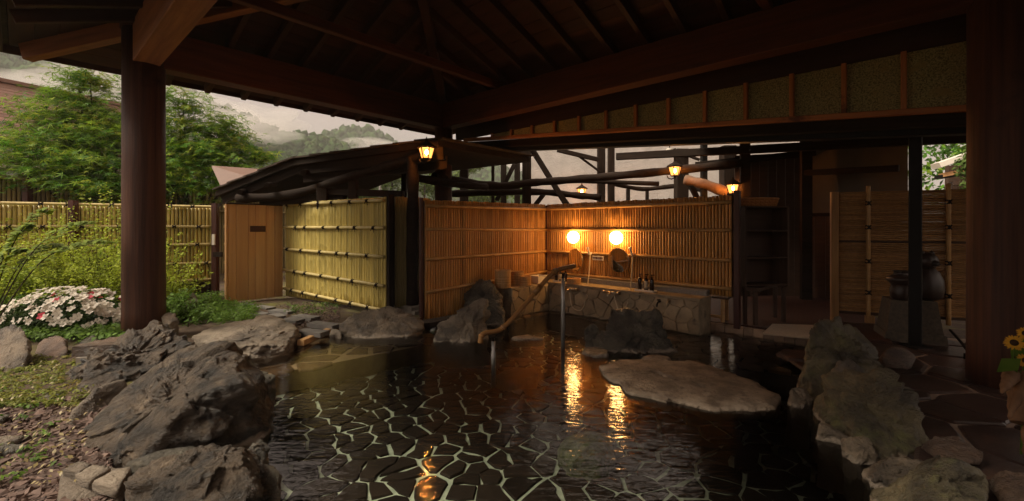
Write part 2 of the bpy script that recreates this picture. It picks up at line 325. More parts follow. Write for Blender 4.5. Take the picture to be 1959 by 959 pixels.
def water_mat():
    m = bpy.data.materials.new('pool_water'); m.use_nodes = True; t = m.node_tree; t.nodes.clear(); K = t.links.new
    g = t.nodes.new('ShaderNodeNewGeometry')
    hs = []
    for sc, st, rot, wt in ((2.6, (1, 2.6, 1), .45, .6), (9, (1, 2.8, 1), .35, .45), (1.0, (1, 1.3, 1), 0, .6)):
        mp = t.nodes.new('ShaderNodeMapping'); mp.inputs['Scale'].default_value = st; mp.inputs['Rotation'].default_value = (0, 0, rot)
        nz = t.nodes.new('ShaderNodeTexNoise'); nz.inputs['Scale'].default_value = sc; nz.inputs['Detail'].default_value = 3; nz.inputs['Distortion'].default_value = .5
        K(g.outputs['Position'], mp.inputs[0]); K(mp.outputs[0], nz.inputs['Vector'])
        ma = t.nodes.new('ShaderNodeMath'); ma.operation = 'MULTIPLY'; ma.inputs[1].default_value = wt; K(nz.outputs['Fac'], ma.inputs[0]); hs.append(ma)
    a1 = t.nodes.new('ShaderNodeMath'); K(hs[0].outputs[0], a1.inputs[0]); K(hs[1].outputs[0], a1.inputs[1])
    a2 = t.nodes.new('ShaderNodeMath'); K(a1.outputs[0], a2.inputs[0]); K(hs[2].outputs[0], a2.inputs[1])
    bp = t.nodes.new('ShaderNodeBump'); bp.inputs['Strength'].default_value = .42; bp.inputs['Distance'].default_value = .016; K(a2.outputs[0], bp.inputs['Height'])
    fr = t.nodes.new('ShaderNodeFresnel'); fr.inputs['IOR'].default_value = 1.42; K(bp.outputs[0], fr.inputs['Normal'])
    tr = t.nodes.new('ShaderNodeBsdfTransparent'); tr.inputs[0].default_value = (1, .99, .92, 1)
    gl = t.nodes.new('ShaderNodeBsdfGlossy'); gl.inputs['Roughness'].default_value = .02; gl.inputs[0].default_value = (1, 1, 1, 1); K(bp.outputs[0], gl.inputs['Normal'])
    ms = t.nodes.new('ShaderNodeMixShader'); K(fr.outputs[0], ms.inputs[0]); K(tr.outputs[0], ms.inputs[1]); K(gl.outputs[0], ms.inputs[2])
    o = t.nodes.new('ShaderNodeOutputMaterial'); K(ms.outputs[0], o.inputs[0]); return m
m_water = water_mat()
def glass_mat(name, tint, mix):
    m = bpy.data.materials.new(name); m.use_nodes = True; t = m.node_tree; t.nodes.clear(); K = t.links.new
    tr = t.nodes.new('ShaderNodeBsdfTransparent'); tr.inputs[0].default_value = (*tint, 1)
    gl = t.nodes.new('ShaderNodeBsdfGlossy'); gl.inputs['Roughness'].default_value = .05
    ms = t.nodes.new('ShaderNodeMixShader'); ms.inputs[0].default_value = mix; K(tr.outputs[0], ms.inputs[1]); K(gl.outputs[0], ms.inputs[2])
    o = t.nodes.new('ShaderNodeOutputMaterial'); K(ms.outputs[0], o.inputs[0]); return m
def lamp_glass():
    m = bpy.data.materials.new('lantern_glass'); m.use_nodes = True; t = m.node_tree; t.nodes.clear(); K = t.links.new
    tr = t.nodes.new('ShaderNodeBsdfTransparent'); tr.inputs[0].default_value = (.85, .7, .5, 1)
    e = t.nodes.new('ShaderNodeEmission'); e.inputs[0].default_value = (1, .42, .12, 1); e.inputs[1].default_value = .28
    a = t.nodes.new('ShaderNodeAddShader'); K(tr.outputs[0], a.inputs[0]); K(e.outputs[0], a.inputs[1])
    o = t.nodes.new('ShaderNodeOutputMaterial'); K(a.outputs[0], o.inputs[0]); return m
E_lamp = lamp_glass()
m_glass = glass_mat('window_glass', (.7, .75, .78), .15)
# ---------------------------------------------------------------- ground, pool, paving
POOL = [(-1.0, .4), (-1.5, 2.0), (-1.9, 2.9), (-2.55, 4.2), (-2.9, 4.9), (-2.78, 6.2), (-1.9, 6.28), (-1.2, 6.52),
        (.62, 8.34), (2.78, 6.36), (3.64, 5.46), (3.1, 4.5), (2.8, 3.9), (2.62, 3.4), (2.45, 2.7), (2.2, 2.0), (1.9, .4)]
def inside(p, poly):
    c = False; n = len(poly); x, y = p[0], p[1]
    for i in range(n):
        x1, y1 = poly[i]; x2, y2 = poly[i-1]
        if (y1 > y) != (y2 > y) and x < (x2-x1)*(y-y1)/(y2-y1)+x1: c = not c
    return c
def dist_poly(p, poly):
    d = 9e9; P = Vector(p[:2])
    for i in range(len(poly)):
        a, b = Vector(poly[i-1]), Vector(poly[i]); ab = b-a
        t = max(0, min(1, (P-a).dot(ab)/ab.length_squared)); d = min(d, (a+ab*t-P).length)
    return d
def ground():
    pts = [Vector(p) for p in POOL]; edges = [(i, (i+1) % len(POOL)) for i in range(len(POOL))]
    n0 = len(pts)
    pts += [Vector(p) for p in ((-900, -300), (900, -300), (900, 900), (-900, 900))]; edges += [(n0+i, n0+(i+1) % 4) for i in range(4)]
    g = []
    for i in range(-60, 45):
        for j in range(0, 60):
            p = (i*.16+R3(-.04, .04), .6+j*.16+R3(-.04, .04))
            if not inside(p, POOL) and dist_poly(p, POOL) > .09: g.append(p)
    for i in range(-20, 21):
        for j in range(-4, 24):
            p = (i*4.0, j*4.0)
            if not (-9.7 < p[0] < 7.3 and .4 < p[1] < 10.2): g.append(p)
    pts += [Vector(p) for p in g]
    v, e, f, *_ = geometry.delaunay_2d_cdt(pts, edges, [], 0, 1e-5)
    vv = np.array([(p.x, p.y, 0) for p in v]); nz = fbm(np.c_[vv[:, :2]*1.6, np.zeros(len(vv))], 3)
    left = np.clip((-1.5-vv[:, 0])*1.2, 0, 1)
    vv[:, 2] = .045+.03*nz*left+.05*left*np.clip((-2.2-vv[:, 0])*.5, 0, 1)
    ff = [list(t) for t in f if not inside(((v[t[0]]+v[t[1]]+v[t[2]])/3), POOL)]
    return tag(put('ground', mesh_np('ground', vv, ff, m_ground, True)), kind='structure')
ground()
FLZ = -.34
def strip_wall(name, poly, z0, z1, mat):
    b = MB(); n = len(poly)
    b.add([(x, y, z) for z in (z0, z1) for x, y in poly], [[i, n+i, n+(i+1) % n, (i+1) % n] for i in range(n)])
    return tag(b.build(name, mat), kind='structure')
strip_wall('pool_wall', POOL, FLZ-.03, .05, m_mortar)
def sheet(name, poly, z, mat):
    vs = [Vector((x, y, z)) for x, y in poly]
    tr = geometry.tessellate_polygon([vs])
    return tag(put(name, mesh_np(name, vs, [list(t)[::-1] for t in tr], mat)), kind='structure')
def clip(poly, n, d):
    out = []; k = len(poly)
    for i in range(k):
        a, b = poly[i-1], poly[i]; da, db = a[0]*n[0]+a[1]*n[1]-d, b[0]*n[0]+b[1]*n[1]-d
        if (da <= 0) != (db <= 0):
            t = da/(da-db); out.append((a[0]+(b[0]-a[0])*t, a[1]+(b[1]-a[1])*t))
        if db <= 0: out.append(b)
    return out
def voronoi(poly, cell, jit, seed, ang=.5, stretch=1.25, skip=None):
    r = random.Random(seed); xs = [p[0] for p in poly]; ys = [p[1] for p in poly]
    cx, cyy = sum(xs)/len(xs), sum(ys)/len(ys); rad = max(math.hypot(p[0]-cx, p[1]-cyy) for p in poly)+cell
    ca, sa = math.cos(ang), math.sin(ang); P = []
    nx = int(rad/cell/stretch)+2; ny = int(rad/cell)+2
    for i in range(-nx, nx+1):
        for j in range(-ny, ny+1):
            x = (i+.5*(j % 2)+r.uniform(-jit, jit))*cell*stretch; y = (j+r.uniform(-jit, jit))*cell
            if r.random() < .10: continue
            P.append((cx+x*ca-y*sa, cyy+x*sa+y*ca))
    A = np.array(P); cells = []
    for p in P:
        if not inside(p, poly) or (skip and skip(p)): continue
        d = np.hypot(A[:, 0]-p[0], A[:, 1]-p[1]); idx = np.argsort(d)[1:20]
        h = cell*2.2; c = [(p[0]-h, p[1]-h), (p[0]+h, p[1]-h), (p[0]+h, p[1]+h), (p[0]-h, p[1]+h)]
        for k in idx:
            q = P[k]; n = (q[0]-p[0], q[1]-p[1]); c = clip(c, n, n[0]*(p[0]+q[0])/2+n[1]*(p[1]+q[1])/2)
            if len(c) < 3: break
        if len(c) >= 3: cells.append(c)
    return cells
def inset(c, g):
    out = c; n = len(c)
    ar = sum(c[i-1][0]*c[i][1]-c[i][0]*c[i-1][1] for i in range(n))
    for i in range(n):
        a, b = c[i-1], c[i]; dx, dy = b[0]-a[0], b[1]-a[1]; l = math.hypot(dx, dy)
        if l < 1e-6: continue
        nx, ny = (dy/l, -dx/l) if ar > 0 else (-dy/l, dx/l)
        out = clip(out, (nx, ny), nx*a[0]+ny*a[1]-g)
        if len(out) < 3: return None
    return out
def stone_mesh(c, z, th, r, mat, name, rough=.012, m4=None, step=.11, dome=.004):
    """one irregular flag: wobbly outline, rounded arris, slightly tilted top; plane coordinates c, height along z"""
    n = len(c); pts = []
    for i in range(n):
        a, b = c[i], c[(i+1) % n]; l = math.hypot(b[0]-a[0], b[1]-a[1]); k = max(1, int(l/step))
        for j in range(k):
            t = j/k; jj = rough if j else rough*.6
            pts.append((a[0]+(b[0]-a[0])*t+r.gauss(0, jj), a[1]+(b[1]-a[1])*t+r.gauss(0, jj)))
    k = len(pts); mx = sum(p[0] for p in pts)/k; my = sum(p[1] for p in pts)/k
    tx, ty = r.gauss(0, .012), r.gauss(0, .012); zz = z+r.uniform(-.003, .003)
    V0 = [(x, y, zz-th) for x, y in pts]
    V1 = [(x, y, zz-.010+tx*(x-mx)+ty*(y-my)) for x, y in pts]
    V2 = [(mx+(x-mx)*.93, my+(y-my)*.93, zz+dome*.3+tx*(x-mx)+ty*(y-my)) for x, y in pts]
    vs = V0+V1+V2+[(mx, my, zz+dome)]; fs = []
    for i in range(k):
        j = (i+1) % k; fs += [[i, j, k+j, k+i], [k+i, k+j, 2*k+j, 2*k+i], [2*k+i, 2*k+j, 3*k]]
    if m4 is not None: vs = [tuple(m4 @ Vector(p)) for p in vs]
    return vs, fs
def area(c): return abs(sum(c[i-1][0]*c[i][1]-c[i][0]*c[i-1][1] for i in range(len(c))))/2
def paving(host, poly, z, cell, grout, mat, seed, name='paving_stone', th=.03, ang=.5, skip=None, stretch=1.25, jit=.36, dome=.004, limit=300, rough=.009):
    r = random.Random(seed); cs = [c for c in (inset(c, grout*r.uniform(.7, 1.5)/2) for c in voronoi(poly, cell, jit, seed, ang, stretch, skip)) if c and area(c) > cell*cell*.08]
    cs.sort(key=lambda c: math.hypot(c[0][0], c[0][1])); rest = MB()
    for i, c in enumerate(cs):
        vs, fs = stone_mesh(c, z, th, r, mat, name, rough, step=max(.08, cell*.35), dome=dome)
        if i < limit: put(name, mesh_np(name, vs, fs, mat), host)
        else: rest.add(vs, fs)
    if rest.v: tag(rest.build(name, mat, host), kind='stuff')
STEP = [(-2.72, 4.55), (-1.9, 5.2), (-.9, 6.05), (-1.2, 6.5), (-1.9, 6.26), (-2.76, 6.18)]
COB = [(1.75, 4.95), (2.12, 6.55), (2.78, 6.33), (3.6, 5.45), (3.0, 4.5)]
LEDGE = [(-.35, 7.3), (.62, 8.3), (2.1, 6.95), (1.75, 6.6), (.62, 7.75), (-.05, 7.05)]
fl = sheet('pool_floor', [(x*1.02, y) for x, y in POOL], FLZ, m_grout)
nostone = lambda p: inside(p, [(x*1.0, y) for x, y in STEP]) or inside(p, COB) or inside(p, LEDGE)
paving(fl, POOL, FLZ+.016, .162, .023, m_floorst, 11, skip=nostone, ang=.25, jit=.42, rough=.012)
def terrace(name, poly, z, mg):
    b = MB(); n = len(poly); vs = [Vector((x, y, z)) for x, y in poly]
    b.add(vs, [list(t)[::-1] for t in geometry.tessellate_polygon([vs])])
    b.add([(x, y, q) for q in (FLZ, z-.001) for x, y in poly], [[i, n+i, n+(i+1) % n, (i+1) % n] for i in range(n)])
    return tag(b.build(name, mg), kind='structure')
st = terrace('pool_step', STEP, -.10, m_stepgrout); paving(st, STEP, -.086, .27, .045, m_stepst, 5, ang=.6)
cb = terrace('cobbled_ledge', COB, -.06, m_mortar); paving(cb, COB, -.03, .155, .03, m_cobble, 6, ang=-.5, dome=.012, stretch=1.5)
lg = terrace('washing_ledge', LEDGE, -.05, m_mortar); paving(lg, LEDGE, -.02, .17, .03, m_cobble, 8, ang=-.7, dome=.012, stretch=1.5)
DECK = [(2.0, .9), (2.25, 2.0), (2.5, 2.7), (2.66, 3.4), (2.85, 3.9), (3.15, 4.5), (3.72, 5.4), (4.9, 5.75), (6.6, 5.2), (6.6, .9)]
dk = sheet('stone_deck', DECK, .062, m_deckgrout); paving(dk, DECK, .078, .40, .028, m_deckst, 9, ang=-.55, stretch=1.5)
# water: one calm sheet
wp = [(x, y) for x, y in POOL]
vs = [Vector((x, y, 0)) for x, y in wp]
tag(put('pool_water', mesh_np('pool_water', vs, [list(t)[::-1] for t in geometry.tessellate_polygon([vs])], m_water, True)), kind='structure')

# ---------------------------------------------------------------- pavilion (pool roof)
P2 = Vector((-1.39, 9.0, 0)); LA, LB = 7.65, 4.72
def E(s, o, z=0.0): return P2 + U*s + V*o + Vector((0, 0, z))     # s along the long eave, o outwards
pav = thing('pavilion', 'dark wooden open pavilion roof on thick round posts spanning the stone bath', 'pavilion', P2)
BZ, BT, SL, OV = 3.43, 3.91, .36, 1.08
rz = lambda a, b: BT+SL*min(a, LA-a, b, LB-b)                    # rafter underside
for k, (s, o, r, z0) in enumerate(((0, 0, .175, -.1), (0, -LB, .217, .03), (LA, 0, .232, .04), (LA, -LB, .232, -.4))):
    put('post', MB().lathe([(r*1.02, z0), (r, z0+.4), (r*.985, 2.2), (r*.98, BT-.02)], n=32).me('post', m_post, True), pav, Matrix.Translation(E(s, o)))
    b = MB().lathe([(r*1.06, -.02), (r*1.06, .02)], n=32).me('post_cap', m_post); put('post_cap', b, pav, Matrix.Translation(E(s, o, BT-.03)))
beam('eave_beam', E(-.2, 0, (BZ+BT)/2), E(LA+.3, 0, (BZ+BT)/2), .24, BT-BZ, m_beam, pav)
beam('eave_beam', E(0, -.13, (BZ+BT)/2-.002), E(0, -LB-.0, (BZ+BT)/2-.002), .24, BT-BZ-.004, m_beam, pav)
beam('eave_beam', E(.14, -LB, (BZ+BT)/2), E(LA-.1, -LB, (BZ+BT)/2), .26, BT-BZ, m_beam_lit, pav)
beam('eave_beam', E(LA, -.13, (BZ+BT)/2-.002), E(LA, -LB+.13, (BZ+BT)/2-.002), .24, BT-BZ-.004, m_beam, pav)
RZ = rz(LB/2, LB/2)
def pt(a, b, dz=0.0): return E(a, -b, rz(a, b)+dz)
nA = Vector((0, 0, 1))
RW, RH = .075, .13
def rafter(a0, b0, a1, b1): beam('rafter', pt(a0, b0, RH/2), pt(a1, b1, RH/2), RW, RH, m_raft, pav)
a = .27
while a < LA:
    t = min(a, LA-a, LB/2)
    if t > .2:
        rafter(a, -OV, a, t-.06); rafter(a, LB+OV, a, LB-t+.06)
    a += .513
b = .3
while b < LB:
    t = min(b, LB-b)
    if t > .2: rafter(-OV, b, t-.06, b); rafter(LA+OV, b, LA-t+.06, b)
    b += .50
for a0, b0, a1, b1 in ((-1, -1, LB/2, LB/2), (-1, LB+1, LB/2, LB/2), (LA+1, -1, LA-LB/2, LB/2), (LA+1, LB+1, LA-LB/2, LB/2)):
    beam('hip_rafter', E(a0*.98, -b0 if b0 < 0 else -(b0-.02*(b0 > 0)), rz(a0, b0)+.03), E(a1, -b1, RZ+.03), .13, .2, m_beam_lit if (a0 < 0 and b0 > 0) else m_raft, pav)  # the left corner hip takes the paler, painted-lit beam colour
beam('ridge_beam', E(LB/2, -LB/2, RZ+.03), E(LA-LB/2, -LB/2, RZ+.03), .14, .22, m_beam, pav)
beam('tie_joist', E(1.63, -.1, BT+.04), E(1.63, -LB+.1, BT+.04), .10, .12, m_beam, pav)
beam('tie_joist', E(LA-1.8, -.1, BT+.04), E(LA-1.8, -LB+.1, BT+.04), .10, .12, m_beam, pav)
# ceiling boards lie on the rafters, running along each eave
bw = .2
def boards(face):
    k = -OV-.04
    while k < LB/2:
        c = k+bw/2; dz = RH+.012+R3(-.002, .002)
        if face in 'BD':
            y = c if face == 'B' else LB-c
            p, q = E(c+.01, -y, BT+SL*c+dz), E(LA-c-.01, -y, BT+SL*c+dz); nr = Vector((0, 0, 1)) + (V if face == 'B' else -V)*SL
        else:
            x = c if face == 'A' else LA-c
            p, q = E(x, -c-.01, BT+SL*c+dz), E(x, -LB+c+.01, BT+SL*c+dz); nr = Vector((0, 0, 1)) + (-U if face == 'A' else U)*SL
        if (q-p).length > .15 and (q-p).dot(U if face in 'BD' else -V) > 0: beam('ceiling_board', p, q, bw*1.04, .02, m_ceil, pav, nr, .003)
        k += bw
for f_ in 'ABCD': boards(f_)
b = MB(); q = OV+.1; c4 = [E(-q, q, BT-SL*q+.19), E(LA+q, q, BT-SL*q+.19), E(LA+q, -LB-q, BT-SL*q+.19), E(-q, -LB-q, BT-SL*q+.19)]
r2 = [E(LB/2, -LB/2, RZ+.19), E(LA-LB/2, -LB/2, RZ+.19)]
T = Vector((0, 0, .09)); vs = c4+r2+[p+T for p in c4+r2]
b.add(vs, [[0,1,5,4],[1,2,5],[2,3,4,5],[3,0,4],[6,10,11,7],[7,11,8],[8,11,10,9],[9,10,6],[0,6,7,1],[1,7,8,2],[2,8,9,3],[3,9,6,0]])
b.build('roof_covering', m_shingle, pav)
for p, q_ in ((E(-q, q), E(-q, -LB-q)), (E(-q, -LB-q), E(LA+q, -LB-q)), (E(LA+q, q), E(LA+q, -LB-q))):
    z = Vector((0, 0, BT-SL*q+.17)); beam('fascia_board', p+z, q_+z, .03, .15, m_raft, pav)
# sloping lath with studs and fibre boards under the long eave, where the bathhouse roof joins
LO = .6
zb = lambda s: 3.32-.0887*s
XT = 3.3
for i in range(15):
    s = .32+.513*(i-.0)
    if s > LA+.2: break
    if i < 15 and zb(s) < XT-.02:
        beam('stud', E(s, LO-.035, zb(s)), E(s, LO-.035, XT+.02), .05, .06, m_orange, pav, -V)
        s2 = min(s+.513, LA+.3); b = MB(); o0 = LO+.012
        v = [E(s+.001, o0, zb(s)), E(s2-.001, o0, zb(s2)), E(s2-.001, o0, XT+.02), E(s+.001, o0, XT+.02)]
        b.add(v+[p+V*.03 for p in v], [[0,3,2,1],[4,5,6,7],[0,1,5,4],[1,2,6,5],[2,3,7,6],[3,0,4,7]]); b.build('fibre_panel', m_fibre, pav)
beam('lath', E(.05, LO-.06, zb(.05)-.03), E(LA+.3, LO-.06, zb(LA+.3)-.03), .09, .065, m_orange, pav)
beam('fascia_board', E(-.3, LO+.01, XT+.16), E(LA+.3, LO+.01, XT+.16), .05, .28, m_raft, pav)  # dark board added over the panel tops, standing in for the beam's shade

# unseen plank wall and roof added at the right to keep sky light out
bw_ = thing('shade_wing', 'unseen dark plank wing added at the right to block sky light from the bath', 'light blocker', E(8, -LB-2))
def shade_wall(p, q_, z0, z1):
    k = max(1, int((q_-p).length/.24))
    for i in range(k):
        a_, c_ = p+(q_-p)*(i+.01)/k, p+(q_-p)*(i+.99)/k; z = Vector((0, 0, (z0+z1)/2)); beam('wall_board', a_+z, c_+z, .04, z1-z0, m_brownwall0, bw_)
m_brownwall0 = m_raft
shade_wall(E(10.6, -LB-2.2), E(10.6, -1.6), 0, 4.0)
for i in range(12): beam('shade_roof_board', E(LA+1.05+.2*i, .2, 3.62-.03*i), E(LA+1.05+.2*i, -LB-1.2, 3.62-.03*i), .2, .03, m_ceil, bw_)
# ---------------------------------------------------------------- bamboo
def cane_mesh(L_, r, seed, mat, gap=.28, n=7):
    key = ('cane', round(L_, 2), round(r, 4), seed, mat.name, gap)
    if key in SHARE: return SHARE[key]
    q = random.Random(seed*7+3); zs = [(0, 1)]; z = q.uniform(.05, gap)
    while z < L_-.02:
        zs += [(z-.010, 1), (z-.003, 1.06), (z+.003, 1.045), (z+.010, .985)]; z += gap*q.uniform(.8, 1.15)
    zs.append((L_, 1)); me = MB().lathe([(r*s, z) for z, s in zs], n=n).me('bamboo_cane', mat, True); SHARE[key] = me; return me
def rail_mesh(l, r, mat, seed): return cane_mesh(l, r, seed+50, mat, .42, 8)
def tie_mesh(r, tails=True):
    key = ('tie', round(r, 3), tails)
    if key in SHARE: return SHARE[key]
    b = MB(); w = .0085      # black palm rope crossed over a rail; local x along the rail, y towards the viewer
    for s in (-1, 1):
        b.tube([(s*.028, r*.6, r), (0, r*1.25, 0), (-s*.028, r*.6, -r)], w, 5); b.tube([(s*.02, -.01, r*1.1), (s*.02, r*1.15, .0), (s*.02, -.01, -r*1.1)], w, 5)
    b.tube([(-.014, r*1.3, 0), (.014, r*1.3, 0)], w*1.8, 5)
    if tails: b.tube([(0, r*1.3, 0), (.03, r*1.4, -.03), (.035, r*1.3, -.075)], w*.7, 4); b.tube([(0, r*1.3, 0), (-.028, r*1.4, -.022), (-.045, r*1.3, -.05)], w*.7, 4)
    SHARE[key] = b.me('rope_tie', m_rope); return SHARE[key]
def bamboo_wall(name, label, cat, A, B, z0, z1, cane, mat, matr, rails, railr=.024, group=None, ties=0, gap=.28, top=None, seed=1, z1b=None, gap_dark=True, root=None, brails=True):
    """vertical canes from A to B (ground points), rails at heights on the viewer's side"""
    A, B = Vector((*A, 0)), Vector((*B, 0)); d = B-A; l = d.length; d.normalize()
    nv = Vector((d.y, -d.x, 0)); nv = nv if nv.dot(-(A+B)/2) > 0 else -nv          # towards the camera side
    root = root or thing(name, label, cat, (A+B)/2+Vector((0, 0, z0)), group); z1b = z1 if z1b is None else z1b
    k = max(2, int(l/cane)); q = random.Random(seed); ang = math.atan2(d.y, d.x)
    for i in range(k):
        t = (i+.5)/k; h = z1+(z1b-z1)*t-z0
        me = cane_mesh(round(h, 1)+.1 if z1b != z1 else h, cane*.455, q.randrange(6), mat, gap)
        sc = (h+q.uniform(-.006, .006))/(round(h, 1)+.1 if z1b != z1 else h)
        m = Matrix.Translation(A+d*(l*t)+nv*q.uniform(-.002, .002)+Vector((0, 0, z0))) @ Matrix.Rotation(q.uniform(0, 6.28), 4, 'Z') @ Matrix.Diagonal((1, 1, sc, 1))
        put('bamboo_cane', me, root, m)
    if gap_dark: beam('gap_dark_sheet', A-nv*(cane*.5+.012)+Vector((0, 0, (z0+min(z1, z1b))/2)), B-nv*(cane*.5+.012)+Vector((0, 0, (z0+min(z1, z1b))/2)), .012, min(z1, z1b)-z0-.03, m_gap_dark, root)  # dark sheet added so no light leaks and the cane gaps stay dark
    for j, zr in enumerate(rails):
        za, zbb = zr if isinstance(zr, tuple) else (zr, zr)
        off = nv*(cane*.5+railr*.9); p = A+off+Vector((0, 0, za)); e = B+off+Vector((0, 0, zbb)); ln = (e-p).length
        m = frame(p, e); m.translation = p; m = m @ Matrix.Rotation(math.radians(90), 4, 'Y')
        put('rail', rail_mesh(ln, railr, matr, j+seed), root, m)
        for t in range(ties):
            f = (t+.5+q.uniform(-.2, .2)+.25*(j % 2))/(ties+.3)
            if f > .98: continue
            mm = Matrix((d, nv, Vector((0, 0, 1)))).transposed().to_4x4(); mm.translation = p+(e-p)*f
            put('rope_tie', tie_mesh(railr, q.random() < .75), root, mm)
    return root
# bright yellow screen left of the dark post, and its return
FA, FB = (-4.39, 8.63), (-2.0, 7.08)
bamboo_wall('bamboo_screen', 'bright yellow bamboo screen beside the cedar board, five rails with dark rope knots', 'bamboo screen', FA, FB, .12, 1.925, .042, m_bamY, m_bamR,
            [1.88, (1.45, 1.44), (1.03, .98), (.63, .52), (.27, .13)], .027, ties=6, seed=3, z1b=1.93)
rod_post = thing('screen_post', 'slim black square post at the near end of the yellow bamboo screen', 'post', (-1.95, 7.1, .1))
beam('post', (-1.95, 7.1, .1), (-1.95, 7.1, 1.97), .09, .09, m_black, rod_post, (1, 1, 0))
bamboo_wall('bamboo_screen', 'shaded narrow bamboo screen without rails behind the black log post', 'bamboo screen', (-1.9, 7.2), (-1.42, 7.75), .15, 1.95, .045, m_bamO, m_bamR, [], seed=5)
# washing-place screens
bamboo_wall('bamboo_screen', 'orange-brown bamboo screen running from the black log post to the lamp-lit corner', 'bamboo screen', (-1.28, 6.5), (.625, 8.40), .10, 1.85, .046, m_bamB, m_bamBR,
            [(1.76, 1.79), (1.42, 1.40), (.98, 1.0), (.50, .62)], .024, seed=7, z1b=1.88, gap=.45)
bamboo_wall('bamboo_screen', 'orange-brown bamboo screen carrying two glowing globe lamps and mirrors', 'bamboo screen', (.665, 8.40), (3.0, 6.05), .50, 1.88, .046, m_bamB, m_bamBR,
            [1.79, (1.40, 1.41), 1.0, (.60, .615)], .026, seed=9, gap=.45, z1b=1.885)
beam('corner_post', (.655, 8.415, .1), (.655, 8.415, 1.86), .06, .06, m_brownpost, tag(thing('corner_post', 'brown post in the corner where the two orange screens meet', 'post', (.655, 8.415, .1))), (1, 1, 0))
wp = thing('screen_post', 'dark square post at the right end of the lamp-lit bamboo screen', 'post', (3.05, 6.02, .1)); beam('post', (3.05, 6.02, .08), (3.05, 6.02, 1.95), .075, .075, m_brownpost, wp, (1, 1, 0))
beam('end_batten', (-1.32, 6.46, .1), (-1.32, 6.46, 1.88), .05, .05, m_brownpost, tag(thing('screen_batten', 'thin brown batten closing the near end of the orange bamboo screen', 'batten', (-1.32, 6.46, .1))), (1, 1, 0))
# garden fence on the left with its gate post
GA, GB = (-8.35, 7.0), (-5.62, 8.48)
gd = (Vector(GB)-Vector(GA)); 
def gpt(t): p = Vector(GA)+gd*t; return (p.x, p.y)
gf = bamboo_wall('bamboo_fence', 'long yellow bamboo garden fence behind the shrubs, dark posts between its bays', 'fence', gpt(-.25), gpt(.995), .22, 1.82, .058, m_bamY, m_bamR,
            [1.835, 1.46, 1.13, .78, (.42, .47)], .026, ties=9, seed=13, z1b=1.82, gap=.24)
for t in (-.2, .36, 1.0):
    p = gpt(t); beam('fence_post', (p[0]+.02, p[1]-.09, 0), (p[0]+.02, p[1]-.09, 1.90), .10, .10, m_brownpost, gf)
beam('bottom_board', (gpt(.55)[0], gpt(.55)[1]-.10, .3), (gpt(.98)[0], gpt(.98)[1]-.10, .3), .05, .26, m_black, gf)
put('post_sign', MB().box((0, 0, 0), (.05, .03, .2)).me('post_sign', m_white), gf, Matrix.Translation((gpt(1)[0]+.03, gpt(1)[1]-.155, 1.22))); put('latch', MB().box((.08, 0, -.28), (.16, .04, .09)).me('latch', m_black), gf, Matrix.Translation((gpt(1)[0]+.03, gpt(1)[1]-.155, 1.22)))
bamboo_wall('bamboo_fence', 'short yellow bamboo fence bay squeezed between the brown gate post and cedar board', 'fence', (-5.50, 8.50), (-4.98, 8.72), .22, 1.82, .058, m_bamY, m_bamR, [1.835, 1.46, 1.13, .78, .45], .026, ties=0, seed=17, gap=.24)
bamboo_wall('bamboo_fence', 'weathered taller bamboo fence far behind the maples', 'fence', (-11.6, 9.7), (-6.7, 14.3), 0, 2.62, .075, m_bamO, m_bamO, [2.55, 1.9], .03, ties=0, seed=19, gap=.4)
for p in ((-11.0, 10.1), (-10.2, 10.95)): beam('fence_post', (p[0]+.1, p[1]-.1, 0), (p[0]+.1, p[1]-.1, 2.75), .13, .13, m_brownpost, tag(thing('fence_post', 'dark brown post of the weathered far fence under the maple, %s' % ('near the picture edge' if p[0] < -10.5 else 'further along'), 'post', (p[0], p[1], 0))))
wl = thing('lamp_box', 'small white box on top of the yellow bamboo garden fence', 'light box', (-6.75, 7.78, 1.86)); put('box', MB().box((0, 0, .045), (.10, .08, .09)).box((0, 0, .098), (.12, .1, .014)).me('box', m_white), wl, Matrix.Translation((-6.75, 7.78, 1.86)))
# cedar board wall
CA, CB = Vector((-5.04, 7.88, 0)), Vector((-4.43, 8.58, 0))
cdm = thing('cedar_partition', 'pale new cedar board partition with a dark nameplate slot', 'partition', (CA+CB)/2+Vector((0, 0, .1)))
cdir = (CB-CA).normalized(); cl = (CB-CA).length; ws = [.13, .2, .12, .19, .16, .15]; x = 0; sm = sum(ws)
for w_ in ws:
    w2 = w_/sm*cl; c = CA+cdir*(x+w2/2); x += w2
    beam('board', c+Vector((0, 0, .12)), c+Vector((0, 0, 1.86)), w2-.004, .03, m_cedar, cdm, Vector((-cdir.y, cdir.x, 0)))
cn_ = Vector((cdir.y, -cdir.x, 0))
beam('cap_rail', CA+Vector((0, 0, 1.875))-cdir*.03, CB+Vector((0, 0, 1.875)), .07, .025, m_black, cdm)
beam('edge_batten', CA-cdir*.022+Vector((0, 0, .05)), CA-cdir*.022+Vector((0, 0, 1.86)), .04, .05, m_cedar, cdm)
c = CA+cdir*cl*.52+cn_*.02; beam('nameplate', c-cdir*.13+Vector((0, 0, 1.42)), c+cdir*.13+Vector((0, 0, 1.42)), .02, .11, m_brownpost, cdm)

# ---------------------------------------------------------------- bathhouse behind the screens
bh = thing('bathhouse', 'old bathhouse of black posts and curved log beams before a pale stucco wall', 'bathhouse', (1.5, 12, 0))
def bx(name, c, d, rz_, mat, parent): return put(name, MB().box((0, 0, 0), d).me(name, mat), parent, Matrix.Translation(c) @ Matrix.Rotation(rz_, 4, 'Z'))
AU = math.radians(-42)
